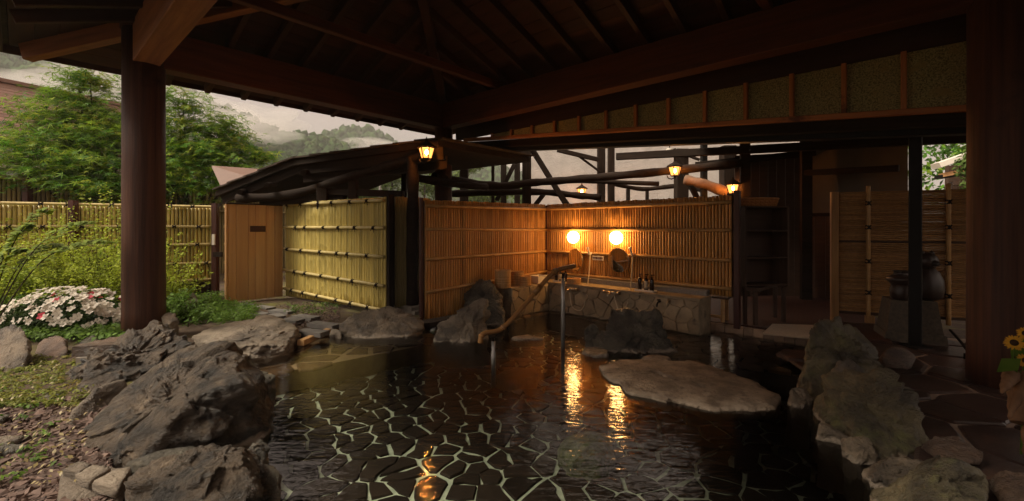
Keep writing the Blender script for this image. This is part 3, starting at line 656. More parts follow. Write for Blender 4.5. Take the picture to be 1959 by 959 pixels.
# stucco wall: slab between points far behind the frame
p, q = at(1003, 400, 13.6), at(1580, 400, 11.6); p.z = q.z = 0
d = (q-p); mid = (p+q)/2
put('stucco_wall', MB().box((0, 0, 2.6), (d.length, .25, 5.2)).me('stucco_wall', m_stucco), bh, Matrix.Translation(mid) @ Matrix.Rotation(math.atan2(d.y, d.x), 4, 'Z'))
def post2(px0, px1, y0, y1, Y, mat=m_black, nm='post'):
    c = (px0+px1)/2; w = (px1-px0)/F*Y; a, b_ = at(c, y0, Y), at(c, y1, Y); beam(nm, a, b_, w, w*.9, mat, bh, (0, 1, 0), .012)
for px0, px1, y0, y1, Y in ((880, 896, 284, 420, 10.4), (940, 946, 284, 420, 10.5), (958, 969, 284, 420, 11), (984, 995, 284, 420, 11.4), (999, 1016, 282, 420, 10.2),
                            (1143, 1157, 282, 420, 10.6), (1163, 1175, 282, 420, 10), (1198, 1205, 362, 420, 11.2), (1235, 1241, 360, 420, 11.2), (1292, 1314, 286, 420, 10), (1380, 1404, 280, 420, 10.6)):
    post2(px0, px1, y0, y1, Y)
post2(1341, 1352, 268, 420, 9.2, m_steel, 'steel_post')
def brace(x0, y0, x1, y1, t, Y, nm='brace', mat=m_black):
    beam(nm, at(x0, y0, Y), at(x1, y1, Y-.05), t/F*Y, t/F*Y, mat, bh, (0, 1, 0), .01)
for a_ in ((998, 286, 950, 384, 8, 10.7), (1018, 286, 1086, 396, 10, 10.25), (1066, 287, 1146, 306, 8, 10.4), (1103, 296, 1148, 329, 4, 10.45), (1287, 286, 1336, 384, 9, 9.6), (1040, 372, 1018, 400, 9, 10.5), (1068, 366, 1092, 400, 8, 10.6), (1290, 288, 1338, 306, 5, 9.9)):
    brace(*a_)
def log(pts, r, nm='log_beam', mat=m_black, parent=bh, Y=None):
    P = [at(x, y, Yq) for x, y, Yq in pts]
    # smooth resample
    out_ = []
    for i in range(len(P)-1):
        a, b_, c_, e_ = P[max(i-1, 0)], P[i], P[i+1], P[min(i+2, len(P)-1)]
        for k in range(5):
            t = k/5; out_.append(.5*((2*b_)+(c_-a)*t+(2*a-5*b_+4*c_-e_)*t*t+(3*b_-a-3*c_+e_)*t**3))
    out_.append(P[-1]); rs = [r*(1+.10*math.sin(i*1.7)+R3(-.05, .05)) for i in range(len(out_))]
    b = MB().tube([p_-out_[0] for p_ in out_], rs, 12); return put(nm, b.me(nm, mat, True), parent, Matrix.Translation(out_[0]))
log([(830, 338, 8.6), (900, 350, 9.6), (960, 356, 9.9), (1015, 350, 9.95), (1070, 346, 9.8), (1140, 340, 9.6), (1230, 332, 9.3), (1330, 322, 8.9), (1420, 312, 8.6)], .085)
log([(780, 338, 7.9), (830, 346, 8.3), (870, 352, 8.7), (930, 358, 9.4)], .075)
log([(862, 371, 9.9), (960, 368, 10.1), (1042, 368, 10.3), (1103, 374, 10.3), (1150, 378, 10.2)], .075)
log([(1310, 344, 9.4), (1345, 352, 9.2), (1392, 369, 9.0)], .105, mat=m_log_lit)
log([(1174, 352, 10.2), (1230, 362, 10.3), (1300, 356, 10.1), (1345, 366, 9.9)], .05)
log([(1105, 346, 10), (1260, 352, 9.9)], .05)
# eave beam and gutter below the pavilion's sloping lath
beam('eave_beam', E(-.15, LO+.18, zb(0)-.18), E(LA+.4, LO+.18, zb(LA+.4)-.18), .16, .14, m_steel, bh)
beam('gutter', E(-.1, LO+.02, zb(0)-.125), E(LA+.4, LO+.02, zb(LA+.4)-.125), .14, .13, m_black, bh)
beam('eave_beam', at(1180, 300, 9.3), at(1890, 262, 6.4), .12, .14, m_black, bh)
beam('eave_beam', at(1330, 316, 9.2), at(1560, 292, 8.4), .1, .12, m_black, bh)
# lean-to roof over the yellow screen
lr = thing('lean_to_roof', 'dark shingled lean-to roof sloping down over the yellow bamboo screen', 'roof', (-3, 8, 2))
ra, rb, rc = at(412, 366, 8.45), at(560, 306, 8.1), at(838, 268, 7.35); back = V*2.4
for p_, q_ in ((ra, rb), (rb, rc)):
    n_ = (q_-p_).cross(back).normalized(); n_ = n_ if n_.z > 0 else -n_
    m = 5 if p_ is ra else 7
    for i in range(m):      # shingle courses, each lapping the one below
        a_, b_ = p_+(q_-p_)*(i/m), p_+(q_-p_)*((i+1.25)/m); lift = Vector((0, 0, .02))
        bq = MB(); t = Vector((0, 0, .028)); o1 = -V*R3(.02, .07)
        v = [a_+o1+lift*1.3, b_+o1+lift*.2, b_+back+lift*.2, a_+back+lift*1.3]; bq.add(v+[x_+t for x_ in v], [[0,3,2,1],[4,5,6,7],[0,1,5,4],[1,2,6,5],[2,3,7,6],[3,0,4,7]]); bq.build('shingle_course', m_shingle, lr)
    bq = MB(); t = Vector((0, 0, -.10)); v = [p_, q_, q_+back, p_+back]; bq.add(v+[x_+t for x_ in v], [[0,1,2,3],[7,6,5,4],[4,5,1,0],[5,6,2,1],[6,7,3,2],[7,4,0,3]]); bq.build('roof_deck', m_black, lr)
beam('verge_board', ra+Vector((0, 0, -.15))+V*.12, rb+Vector((0, 0, -.15))+V*.12, .05, .18, m_black, lr); beam('verge_board', rb+Vector((0, 0, -.15))+V*.12, rc+Vector((0, 0, -.2))+V*.12, .05, .24, m_black, lr)
beam('verge_board', rb+Vector((0, 0, -.3))+V*.2, rc+Vector((0, 0, -.35))+V*.2, .05, .22, m_black, lr)
log([(455, 380, 8.3), (560, 372, 8.2), (700, 330, 7.9), (790, 305, 7.4), (818, 298, 7.15)], .085, nm='log_purlin', parent=lr)
for (x0, y0, Yq) in ((522, 355, 8.3), (470, 368, 8.35), (592, 330, 8.2)): log([(x0-12, y0, Yq-.35), (x0+14, y0-4, Yq+.8)], .05, nm='rafter_end', parent=lr)
for px0, px1, y0, Yq in ((608, 628, 352, 8.1), (668, 684, 335, 8.0)):
    c = (px0+px1)/2; a_, b_ = at(c, y0, Yq), at(c, 400, Yq); beam('strut', a_, b_, (px1-px0)/F*Yq, .14, m_black, lr, (0, 1, 0))
beam('crossbar', at(500, 386, 8.4), at(605, 380, 8.2), .1, .16, m_black, lr); beam('crossbar', at(600, 366, 8.2), at(772, 372, 7.8), .1, .12, m_black, lr)
beam('crossbar', at(600, 384, 8.3), at(660, 378, 8.1), .1, .1, m_black, lr)
beam('strut', at(598, 385, 8.2), at(622, 355, 8.2), .1, .08, m_black, lr); beam('strut', at(773, 330, 9.0), at(773, 392, 9.0), .1, .1, m_black, lr)
lp = thing('log_post', 'thick black log post on a concrete footing between the yellow and orange screens', 'post', at(789, 585, 7.4))
log([(789, 588, 7.4), (788, 480, 7.4), (790, 380, 7.4), (789, 300, 7.4)], .098, nm='trunk', parent=lp)
put('footing', MB().box((0, 0, .06), (.36, .3, .12)).box((.12, .02, .02), (.34, .36, .08)).me('footing', m_concrete), lp, Matrix.Translation((-1.66, 7.4, .04)) @ Matrix.Rotation(AU, 4, 'Z'))
# small brown metal roof behind the lean-to
mrf = thing('metal_roof', 'small brown folded metal roof peeking out behind the lean-to eave', 'roof', (-6, 9.5, 2))
a_, b_, c_, e_ = at(405, 317, 9.6), at(425, 360, 9.0), at(520, 325, 9.8), at(520, 352, 9.0)
bq = MB(); t = Vector((0, 0, -.03)); v = [a_, c_, e_, b_, b_+Vector((-.25, .9, 0))]; bq.add(v+[x_+t for x_ in v], [[0,1,2,3],[0,3,4],[5,8,7,6],[5,9,8],[0,5,6,1],[3,2,7,8],[4,3,8,9],[0,4,9,5],[1,6,7,2]]); bq.build('roof_sheet', m_metalroof, mrf)
beam('edge_trim', b_+Vector((0, -.01, -.02)), e_+Vector((0, -.01, -.02)), .03, .05, m_metalroof, mrf)

# ---------------------------------------------------------------- lanterns
lan = thing('lantern', 'tapered glass lantern glowing on the log end beside the round pavilion post', 'lantern', at(816, 291, 7.0), 'lit carriage lanterns')
LO_ = at(816, 291, 7.0)
def lput(nm, b, mat, par, smooth=False): return put(nm, b.me(nm, mat, smooth), par, Matrix.Translation(LO_))
h0, h1, r0, r1 = -.10, .07, .078, .128       # body bottom / top half-widths
lput('cap', MB().lathe([(.165, h1), (.158, h1+.014), (.062, h1+.072), (.025, h1+.10), (.01, h1+.15), (.001, h1+.175)], n=6), m_black, lan)
lput('base', MB().lathe([(.002, h0-.075), (.014, h0-.055), (.024, h0-.025), (.084, h0-.014), (.084, h0)], n=6), m_black, lan)
fr_ = lput('frame', MB().lathe([(.135, h1-.014), (.135, h1)], n=6), m_black, lan)
for k in range(6):
    t, t2 = 2*math.pi*k/6, 2*math.pi*(k+1)/6
    P0, P1_ = Vector((r0*math.cos(t), r0*math.sin(t), h0)), Vector((r1*math.cos(t), r1*math.sin(t), h1)); Q0, Q1 = Vector((r0*math.cos(t2), r0*math.sin(t2), h0)), Vector((r1*math.cos(t2), r1*math.sin(t2), h1))
    put('bar', MB().tube([P0, P1_], .0085, 5).me('bar', m_black), fr_, Matrix.Translation(LO_))
    s_ = .97; v = [P0*s_, Q0*s_, Q1*s_, P1_*s_]; i_ = [x_*.96 for x_ in v]
    lput('pane', MB().add(v+i_, [[0,1,2,3],[7,6,5,4],[0,4,5,1],[2,6,7,3]]), E_lamp, lan)
lput('bulb', MB().lathe([(.003, -.05), (.02, -.03), (.026, -.005), (.018, .02), (.003, .034)], n=10), E_bulb, lan, True)
lput('bracket', MB().tube([(0, .0, h0-.04), (-.05, .03, h0-.07), (-.11, .05, h0-.05), (-.13, .06, h0+.0)], .012, 6), m_black, lan)
def copy_tree(o, mv, parent=None):
    c = o.copy(); COL.objects.link(c); WM[c] = mv @ WM[o]
    if parent is None: c.matrix_basis = mv @ WM[o]
    else: c.parent = parent; c.matrix_parent_inverse = WM[parent].inverted(); c.matrix_basis = WM[c]
    for ch in [x_ for x_ in WM if x_.parent == o]: copy_tree(ch, mv, c)
    return c
for P_, lb in ((at(1291, 326, 8.7), 'large glass lantern hanging under the white box among the black beams'),
               (at(1113, 366, 12.0), 'small glass lantern low on the far log, above the orange bamboo corner'),
               (at(1402, 360, 8.6), 'glass lantern at the right end of the lamp-lit bamboo screen')):
    copy_tree(lan, Matrix.Translation(P_-LO_))['label'] = lb
for o in [x_ for x_ in WM if x_.get('group') == 'lit carriage lanterns']: pass
wb = thing('junction_box', 'small white box on the beam above the large lantern', 'box', at(1281, 290, 8.75)); put('box', MB().lathe([(.045, -.06), (.062, -.05), (.068, .05), (.05, .06)], n=12).me('box', m_white), wb, Matrix.Translation(at(1281, 290, 8.75)))
put('hanger', MB().tube([(0, 0, .06), (0, 0, .2)], .012, 6).me('hanger', m_black), wb, Matrix.Translation(at(1281, 290, 8.75)))
for pp, lb in ((at(1291, 326, 8.7), 'thin black hook holding the large lantern'), ):
    h = thing('lantern_hook', lb, 'hook', pp); put('hook', MB().tube([(0, 0, .2), (.0, .02, .27), (-.06, .05, .36)], .008, 6).me('hook', m_black), h, Matrix.Translation(pp))

# ---------------------------------------------------------------- washing place
K = Vector((.645, 8.40, 0)); du = Vector((2.355, -2.35, 0)).normalized(); dv = Vector((-1, -1, 0)).normalized()   # along right screen; along left screen
nr_ = dv                                                                       # in front of the right screen
def WR(s, o, z): return K + du*s + dv*o + Vector((0, 0, z))                     # s along the right screen from the corner, o out from it
ct = thing('wash_counter', 'low stone-faced washing counter under the lamp-lit bamboo screens', 'counter', K)
CT, CD = .47, .42
bq = MB()
for c0, c1 in (((CD, .03), (3.05, CD)), ):
    a_, b_, c_, e_ = WR(.05, .03, 0), WR(3.05, .03, 0), WR(3.05, CD, 0), WR(CD, CD, 0); f_, g_ = WR(CD, 1.35, 0), WR(.05, 1.35, 0)
    v = [x_+Vector((0, 0, z)) for z in (-.3, CT) for x_ in (a_, b_, c_, e_, f_, g_)]
    bq.add(v, [[6,7,8,9],[6,9,10,11],[0,1,7,6],[1,2,8,7],[2,3,9,8],[3,4,10,9],[4,5,11,10],[5,0,6,11]])
bq.build('core', m_countg, ct)
# crazy stone facing on the front faces, and slabs on top
def facing(org, dx, out_n, l, h, z0, seed, cell=.18, mat=m_counter):
    r = random.Random(seed); m4 = Matrix((dx, Vector((0, 0, 1)), out_n)).transposed().to_4x4(); m4.translation = org+Vector((0, 0, z0))
    rect = [(0, 0), (l, 0), (l, h), (0, h)]
    A_ = voronoi([(-.3, -.3), (l+.3, -.3), (l+.3, h+.3), (-.3, h+.3)], cell, .36, seed, .2, 1.4)
    for c in A_:
        for n, d_ in (((-1, 0), 0), ((1, 0), l), ((0, -1), 0), ((0, 1), h)):
            if len(c) >= 3: c = clip(c, n, d_)
        c = inset(c, .006) if len(c) >= 3 else None
        if not c or area(c) < .004: continue
        vs_, fs_ = stone_mesh(c, .012+r.uniform(0, .012), .03, r, mat, 'facing_stone', .008, m4, .1, .004); put('facing_stone', mesh_np('facing_stone', vs_, fs_, mat), ct)
facing(WR(CD, CD, 0), du, dv, 3.05-CD, CT-.01, 0, 21)
facing(WR(CD, 1.35, 0), -dv, du, 1.35-CD, CT-.01, 0, 22)
bx('top_slab', WR((CD+3.07)/2-.2, .24, CT+.012), (3.07-CD+.4, .40, .025), AU-math.radians(3), m_counter, ct)
beam('upstand', WR(.1, .07, CT+.065), WR(3.04, .07, CT+.065), .06, .09, m_granite, ct)
beam('upstand', WR(2.15, .10, CT+.05), WR(3.04, .10, CT+.05), .10, .1, m_granite, ct)
# globe lamps and mirrors
def on_wall(px, py, o=.07):       # point on the right screen seen at a pixel
    r_ = (px-CX)/F; s = (r_*(K.y+dv.y*o)-(K.x+dv.x*o))/(du.x-r_*du.y); Y = K.y+dv.y*o+du.y*s; return s, CAMZ-(py-HY)/F*Y
for px, py, lb in ((1098, 454, 'glowing round globe lamp nearer the corner, above the mirror reflecting bamboo'), (1180, 455, 'glowing round globe lamp on the right, above the dark reflecting mirror')):
    s, z = on_wall(px, py, .13); g = thing('globe_lamp', lb, 'wall lamp', WR(s, .05, z), 'globe wall lamps')
    put('globe', MB().lathe([(.105*math.sin(math.pi*i/12)+.001, -.105*math.cos(math.pi*i/12)) for i in range(13)], n=20).me('globe', E_globe, True), g, Matrix.Translation(WR(s, .15, z)))
    put('wall_plate', MB().tube([WR(s, .03, z)-WR(s, .15, z), WR(s, .06, z)-WR(s, .15, z)], .05, 16).me('wall_plate', m_brass), g, Matrix.Translation(WR(s, .15, z)))
for px, py, lb, tw in ((1102, 497, 'round tilted wall mirror nearer the corner reflecting the bamboo', -.55), (1184, 498, 'round wall mirror on the right reflecting the dark pool and garden', -.12)):
    s, z = on_wall(px, py, .09); g = thing('wall_mirror', lb, 'mirror', WR(s, .09, z), 'round wall mirrors')
    ax = (dv+du*tw*.5+Vector((0, 0, -.04))).normalized()
    put('mirror_glass', MB().tube([ax*.0, ax*.008], .195, 40).me('mirror_glass', m_mirror), g, Matrix.Translation(WR(s, .105, z)))
    put('backing_disc', MB().tube([ax*-.012, ax*-.002], .20, 40).me('backing_disc', m_brass), g, Matrix.Translation(WR(s, .105, z)))
# sign
s, z = on_wall(1144, 494, .08); sg = thing('wall_sign', 'small white lettered notice strip on the bamboo between the mirrors', 'sign', WR(s, .08, z))
beam('plate', WR(s-.11, .08, z), WR(s+.11, .08, z), .006, .075, m_white, sg, bev=.001)
for i, (x0, x1) in enumerate(((-.095, -.07), (-.062, -.045), (-.038, -.012), (-.004, .018), (.026, .04), (.048, .075), (.082, .096))):
    bq = MB(); zz = z+.002; beam('lettering', WR(s+x0, .0865, zz), WR(s+x1, .0865, zz), .002, .022+.006*(i % 3), m_ink, sg, bev=.0005)
# showers: holder, hand shower, hose, mixer tap
def spl(P, k=8):
    P = [Vector(p_) for p_ in P]; o_ = []
    for i in range(len(P)-1):
        a, b_, c_, e_ = P[max(i-1, 0)], P[i], P[i+1], P[min(i+2, len(P)-1)]
        for j in range(k):
            t = j/k; o_.append(.5*((2*b_)+(c_-a)*t+(2*a-5*b_+4*c_-e_)*t*t+(3*b_-a-3*c_+e_)*t**3))
    return o_+[P[-1]]
def wallpt(px, py, o): s_, z_ = on_wall(px, py, o); return WR(s_, o, z_)
for hp, hose, tap, lb in (
    ((1124, 473), ((1129, 489, .12), (1127, 520, .2), (1122, 560, .35), (1116, 588, .5), (1105, 594, .55), (1094, 585, .53), (1090, 560, .5)), (1090, 553), 'hand shower nearer the corner with cream hose looping below its tap'),
    ((1205, 473), ((1210, 490, .12), (1209, 520, .2), (1205, 560, .35), (1197, 590, .5), (1191, 604, .55), (1184, 596, .54), (1177, 575, .5), (1174, 562, .49)), (1169, 560), 'hand shower right of the dark mirror with long cream hose')):
    b0 = wallpt(*hp, .14); sh = thing('hand_shower', lb, 'shower', b0, 'hand showers on the bamboo screen')
    e0 = wallpt(hose[0][0], hose[0][1], .12)
    put('shower_head', MB().tube([b0-b0, (e0-b0)*.25+Vector((0, 0, -.005)), e0-b0], [.028, .016, .013], 10).me('shower_head', m_white, True), sh, Matrix.Translation(b0))
    put('holder', MB().box((0, 0, 0), (.035, .1, .035)).me('holder', m_white), sh, Matrix.Translation(wallpt(hose[0][0], hose[0][1]-4, .09)) @ Matrix.Rotation(AU, 4, 'Z'))
    hp_ = spl([wallpt(*h_) for h_ in hose]); put('hose', MB().tube([x_-hp_[0] for x_ in hp_], .0095, 7).me('hose', m_hose, True), sh, Matrix.Translation(hp_[0]))
    t0 = wallpt(*tap, .50); bq = MB(); bq.tube([-du*.1, du*.1], .022, 10); bq.tube([-du*.1, -du*.1-dv*.07], .014, 8); bq.tube([du*.1, du*.1-dv*.07], .014, 8)
    bq.tube([Vector((0, 0, 0)), dv*.06+Vector((0, 0, -.01)), dv*.1+Vector((0, 0, -.05))], .013, 8); bq.tube([-du*.105, -du*.14], .026, 10); bq.tube([du*.105, du*.14], .026, 10)
    put('mixer_tap', bq.me('mixer_tap', m_brass, True), sh, Matrix.Translation(t0))
for px, lb in ((1260, 'dark small wall tap on the stone counter face, left of the pair'), (1279, 'pale small wall tap on the stone counter face, right of the pair')):
    t0 = wallpt(px, 578, CD+.06); tp = thing('wall_tap', lb, 'tap', t0, 'small counter taps')
    put('spout', MB().tube([-dv*.05, dv*.02, dv*.05+Vector((0, 0, -.03)), dv*.05+Vector((0, 0, -.06))], .012, 8).me('spout', m_black if px < 1270 else m_brass, True), tp, Matrix.Translation(t0))
    put('handle', MB().box((0, 0, .03), (.05, .014, .014)).tube([(0, 0, 0), (0, 0, .03)], .008, 6).me('handle', m_black if px < 1270 else m_brass), tp, Matrix.Translation(t0))
# bottles on trays
def bottle(c, h, lb, lab=False, grp='pump bottles on the washing counter'):
    t_ = thing('pump_bottle', lb, 'bottle', c, grp)
    fk_ = put('flask', MB().lathe([(.026, 0), (.030, .006), (.030, h*.62), (.024, h*.70), (.011, h*.74), (.011, h*.8)], n=14).me('flask', m_bottle, True), t_, Matrix.Translation(c))
    put('pump', MB().lathe([(.013, h*.80), (.013, h*.84), (.005, h*.85), (.005, h*.93)], n=10).box((.012, 0, h*.95), (.05, .012, .012)).me('pump', m_bottle), t_, Matrix.Translation(c))
    if lab: put('bottle_label', MB().lathe([(.0308, h*.12), (.0308, h*.56)], n=14).me('bottle_label', m_label, True), fk_, Matrix.Translation(c))
def tray(c, l, lb):
    t_ = thing('tray', lb, 'tray', c); bq = MB().box((0, 0, .006), (l, .12, .012)); 
    for sx_, w_, y_ in ((0, l, .055), (0, l, -.055)): bq.box((sx_, y_, .016), (w_, .008, .02))
    put('dish', bq.me('dish', m_white), t_, Matrix.Translation(c) @ Matrix.Rotation(AU-math.radians(3), 4, 'Z'))
def counter_pt(px, o=.3): s_, _ = on_wall(px, 500, o); return WR(s_, o, CT+.026)
tray(counter_pt(1235), .30, 'white tray under three dark pump bottles on the right counter')
for px, lab, lb in ((1224, False, 'dark pump bottle at the left of the trio on the right tray'), (1236, True, 'dark pump bottle with pale label, middle of the right tray'), (1247, False, 'dark pump bottle at the right of the trio on the right tray')):
    bottle(counter_pt(px)+Vector((0, 0, .014)), .245, lb, lab)
tray(counter_pt(1073), .26, 'white tray of bottles in the corner behind the metal pole')
for px, lab, lb in ((1064, False, 'dark pump bottle at the left of the corner tray'), (1072, True, 'dark pump bottle with pale label on the corner tray'), (1082, False, 'dark pump bottle at the right of the corner tray')):
    bottle(counter_pt(px)+Vector((0, 0, .014)), .22, lb, lab)
# buckets and basins
def bucket(c, r, h, lb, n=18, grp='wooden wash buckets on the counter', hoops=1):
    t_ = thing('wash_bucket', lb, 'bucket', c, grp); 
    for k in range(n):
        t, t2 = 2*math.pi*k/n+.012, 2*math.pi*(k+1)/n-.012
        v = [Vector((rr*math.cos(a_), rr*math.sin(a_), z_)) for z_ in (0, h) for rr, a_ in ((r*.96+(.04*r if z_ else 0), t), (r*.96+(.04*r if z_ else 0), t2), (r*.88, t2), (r*.88, t))]
        put('stave', MB().add(v, [[0,3,2,1],[4,5,6,7],[0,1,5,4],[1,2,6,5],[2,3,7,6],[3,0,4,7]]).me('stave', m_cyp), t_, Matrix.Translation(c))
    put('bottom', MB().lathe([(r*.9, .01), (r*.9, .022)], n=n).me('bottom', m_cyp), t_, Matrix.Translation(c))
    for z_ in (h*.22, h*.75)[:hoops+1]: put('hoop', MB().lathe([(r*1.0, z_-.005), (r*1.012, z_), (r*1.0, z_+.005)], n=24).me('hoop', m_bamBR), t_, Matrix.Translation(c))
def left_pt(px, o=.28):
    r_ = (px-CX)/F; q_ = K+du*o; s_ = (r_*q_.y-q_.x)/(dv.x-r_*dv.y); return q_+dv*s_+Vector((0, 0, CT+.002))
c0 = left_pt(962)
for k, (dz, h) in enumerate(((0, .075), (.078, .075), (.156, .13))): bucket(c0+Vector((0, 0, dz)), .135, h, ('wooden bucket at the bottom of the tallest stack', 'wooden bucket in the middle of the tallest stack', 'tall wooden bucket on top of the tallest stack')[k])
c0 = left_pt(989, .22)
for k, (dz, h) in enumerate(((0, .085), (.088, .085), (.176, .06))): bucket(c0+Vector((0, 0, dz)), .115, h, ('wooden basin at the bottom of the middle stack', 'wooden basin in the middle of the middle stack', 'shallow wooden basin on top of the middle stack')[k])
c0 = left_pt(1004, .34)
for k, (dz, h) in enumerate(((0, .08), (.083, .07))): bucket(c0+Vector((0, 0, dz)), .105, h, ('lower wooden basin of the short stack beside the white tub', 'upper wooden basin of the short stack beside the white tub')[k])
c0 = left_pt(1030, .26); t_ = thing('plastic_tub', 'white square plastic tub on the counter near the corner', 'tub', c0)
bq = MB(); 
for (x_, y_, w_, d_) in ((0, .09, .24, .012), (0, -.09, .24, .012), (.115, 0, .012, .18), (-.115, 0, .012, .18)): bq.box((x_, y_, .06), (w_, d_, .12))
bq.box((0, 0, .005), (.23, .18, .01)); put('tub_body', bq.me('tub_body', m_white), t_, Matrix.Translation(c0) @ Matrix.Rotation(AU+math.radians(90), 4, 'Z'))
bq = MB()
for (x_, y_, w_, d_) in ((0, .095, .27, .014), (0, -.095, .27, .014), (.128, 0, .014, .18), (-.128, 0, .014, .18)): bq.box((x_, y_, .124), (w_, d_, .012))
put('rim', bq.me('rim', m_white), t_, Matrix.Translation(c0) @ Matrix.Rotation(AU+math.radians(90), 4, 'Z'))
bucket(counter_pt(1098, .34), .12, .09, 'single wooden basin on the counter below the corner mirror')
# spout pipe and its two stands
P = spl([at(919, 656, 4.85), at(921, 643, 4.85), at(930, 637, 4.88), at(952, 633, 4.95), at(968, 622, 5.0), at(1000, 588, 5.15), at(1040, 541, 5.3), at(1056, 524, 5.36), at(1072, 515, 5.45), at(1100, 509, 5.6)], 6)
sp = thing('water_spout', 'long bent brown bamboo water pipe sloping over the pool to an open end', 'water pipe', P[0])
put('pipe', MB().tube([x_-P[0] for x_ in P], [.030 if i < 4 else .027 for i in range(len(P))], 12).me('pipe', m_pipe, True), sp, Matrix.Translation(P[0]))
for i in (6, 22, 34, 44): put('pipe_joint', MB().tube([P[i-1]-P[i], P[i+1]-P[i]], .034 if i != 44 else .042, 12).me('pipe_joint', m_pipe, True), sp, Matrix.Translation(P[i]))
for px, py, Y, z0, r_, lb in ((1077, 520, 5.40, FLZ, .025, 'tall grey metal pole standing in the pool under the high pipe end'), (944, 641, 4.92, FLZ, .022, 'short grey pole standing in the pool under the low pipe end')):
    top = at(px, py, Y); t_ = thing('pipe_stand', lb, 'pole', (top.x, top.y, z0)); h = top.z-z0-.03
    put('pole', MB().lathe([(r_, 0), (r_, h*.7), (r_, h-.05)] if h > .9 else [(r_*1.25, 0), (r_*1.25, h*.72), (r_, h*.74), (r_, h-.04)], n=14).me('pole', m_metal, True), t_, Matrix.Translation((top.x, top.y, z0)))
    put('cradle', MB().lathe([(r_*.6, h-.06), (r_*.6, h), (r_*1.4, h+.004), (r_*1.4, h+.016)], n=12).me('cradle', m_black), t_, Matrix.Translation((top.x, top.y, z0)))
# ---------------------------------------------------------------- right side: reed fence, changing room, statue
QA, QB = Vector((4.62, 6.30, 0)), Vector((6.7, 5.42, 0)); qd = (QB-QA).normalized(); qn = Vector((qd.y, -qd.x, 0))
rf = thing('reed_fence', 'brown fence of thin horizontal reeds with upright bamboo poles on short legs', 'fence', (QA+QB)/2+Vector((0, 0, .1)))
l = (QB-QA).length; nsl = 58; z0, z1 = .27, 1.92
rm = cane_mesh(l, .0152, 3, m_reed, .5, 6); rm2 = cane_mesh(l, .0152, 4, m_reed, .5, 6)
for i in range(nsl):
    z = z0+(z1-z0)*(i+.5)/nsl
    if i == 34: continue
    m = frame(QA, QB); m.translation = QA+Vector((0, 0, z)); put('reed_slat', rm if i % 2 else rm2, rf, m @ Matrix.Rotation(math.radians(90), 4, 'Y') @ Matrix.Rotation(i*1.3, 4, 'Z'))
for s in (.34, 1.19, 1.9):
    p = QA+qd*s+qn*.035; put('upright_pole', cane_mesh(z1-z0+.2, .026, 8, m_bamBR, .4, 8), rf, Matrix.Translation(p+Vector((0, 0, z0-.1))))
    for z in (.55, .98, 1.45, 1.78): put('rope_tie', tie_mesh(.027, False), rf, Matrix((Vector((0, 0, 1)), qn, qd)).transposed().to_4x4() if False else Matrix.Translation(p+Vector((0, 0, z))) @ Matrix((Vector((0, 0, 1)), qn, qd)).transposed().to_4x4())
beam('end_post', QA+qd*-.04+Vector((0, 0, .02)), QA+qd*-.04+Vector((0, 0, z1+.03)), .09, .09, m_reed, rf, qn)
beam('mid_rail', QA+Vector((0, 0, z0+(z1-z0)*34.5/nsl)), QB+Vector((0, 0, z0+(z1-z0)*34.5/nsl)), .03, .03, m_brownwall, rf)
beam('top_rail', QA+Vector((0, 0, z1+.012)), QB+Vector((0, 0, z1+.012)), .05, .025, m_reed, rf)
beam('bottom_rail', QA+Vector((0, 0, z0-.02))-qn*.01, QB+Vector((0, 0, z0-.02))-qn*.01, .03, .035, m_brownwall, rf)
beam('leg', QA+qd*.36+qn*.02+Vector((0, 0, .02)), QA+qd*.36+qn*.02+Vector((0, 0, z0-.04)), .10, .08, m_reed, rf, qn)
beam('leg', QA+qd*1.75+qn*.02+Vector((0, 0, .02)), QA+qd*1.75+qn*.02+Vector((0, 0, z0-.04)), .10, .08, m_reed, rf, qn)
beam('sill_beam', QA+qd*.05+qn*.06+Vector((0, 0, .10)), QA+qd*.9+qn*.06+Vector((0, 0, .10)), .06, .06, m_brownwall, rf)
sp_ = thing('steel_post', 'black square steel post in front of the reed fence carrying the roof beam', 'post', (4.63, 5.1, .07)); beam('post', (4.63, 5.1, .06), (4.63, 5.1, 2.66), .115, .115, m_steel, sp_, (1, 1, 0))
put('foot_plate', MB().box((0, 0, .012), (.2, .2, .024)).me('foot_plate', m_steel), sp_, Matrix.Translation((4.63, 5.1, .075)))
pd = at(1738, 640, 5.45); pd.z = .07
sd_ = thing('stone_pedestal', 'tapered speckled stone pedestal behind the black steel post', 'pedestal', pd)
mz = Matrix.Translation(pd) @ Matrix.Rotation(-.45, 4, 'Z')
def taper(w0, d0, w1, d1, z0_, z1_):
    b = MB(); v = [(-w0, -d0, z0_), (w0, -d0, z0_), (w0, d0, z0_), (-w0, d0, z0_), (-w1, -d1, z1_), (w1, -d1, z1_), (w1, d1, z1_), (-w1, d1, z1_)]
    return b.add(v, [[0,3,2,1],[4,5,6,7],[0,1,5,4],[1,2,6,5],[2,3,7,6],[3,0,4,7]])
put('plinth', taper(.29, .24, .28, .23, 0, .12).me('plinth', m_stonelan), sd_, mz)
put('block', taper(.26, .21, .215, .17, .12, .50).me('block', m_stonelan), sd_, mz)
fg = pd+Vector((0, 0, .50)); st_ = thing('animal_statue', 'brown glazed pottery animal statue sitting upright on the stone pedestal', 'statue', fg)
mg = Matrix.Translation(fg+Vector((.18, -.05, 0)))
put('body', MB().lathe([(.10, 0), (.15, .03), (.175, .12), (.165, .24), (.12, .34), (.08, .38), (.06, .40)], n=18, sy=.85).me('body', m_ceramic, True), st_, mg)
put('head', MB().lathe([(.002, .36), (.07, .375), (.105, .43), (.11, .48), (.09, .53), (.05, .565), (.002, .58)], n=16).me('head', m_ceramic, True), st_, mg)
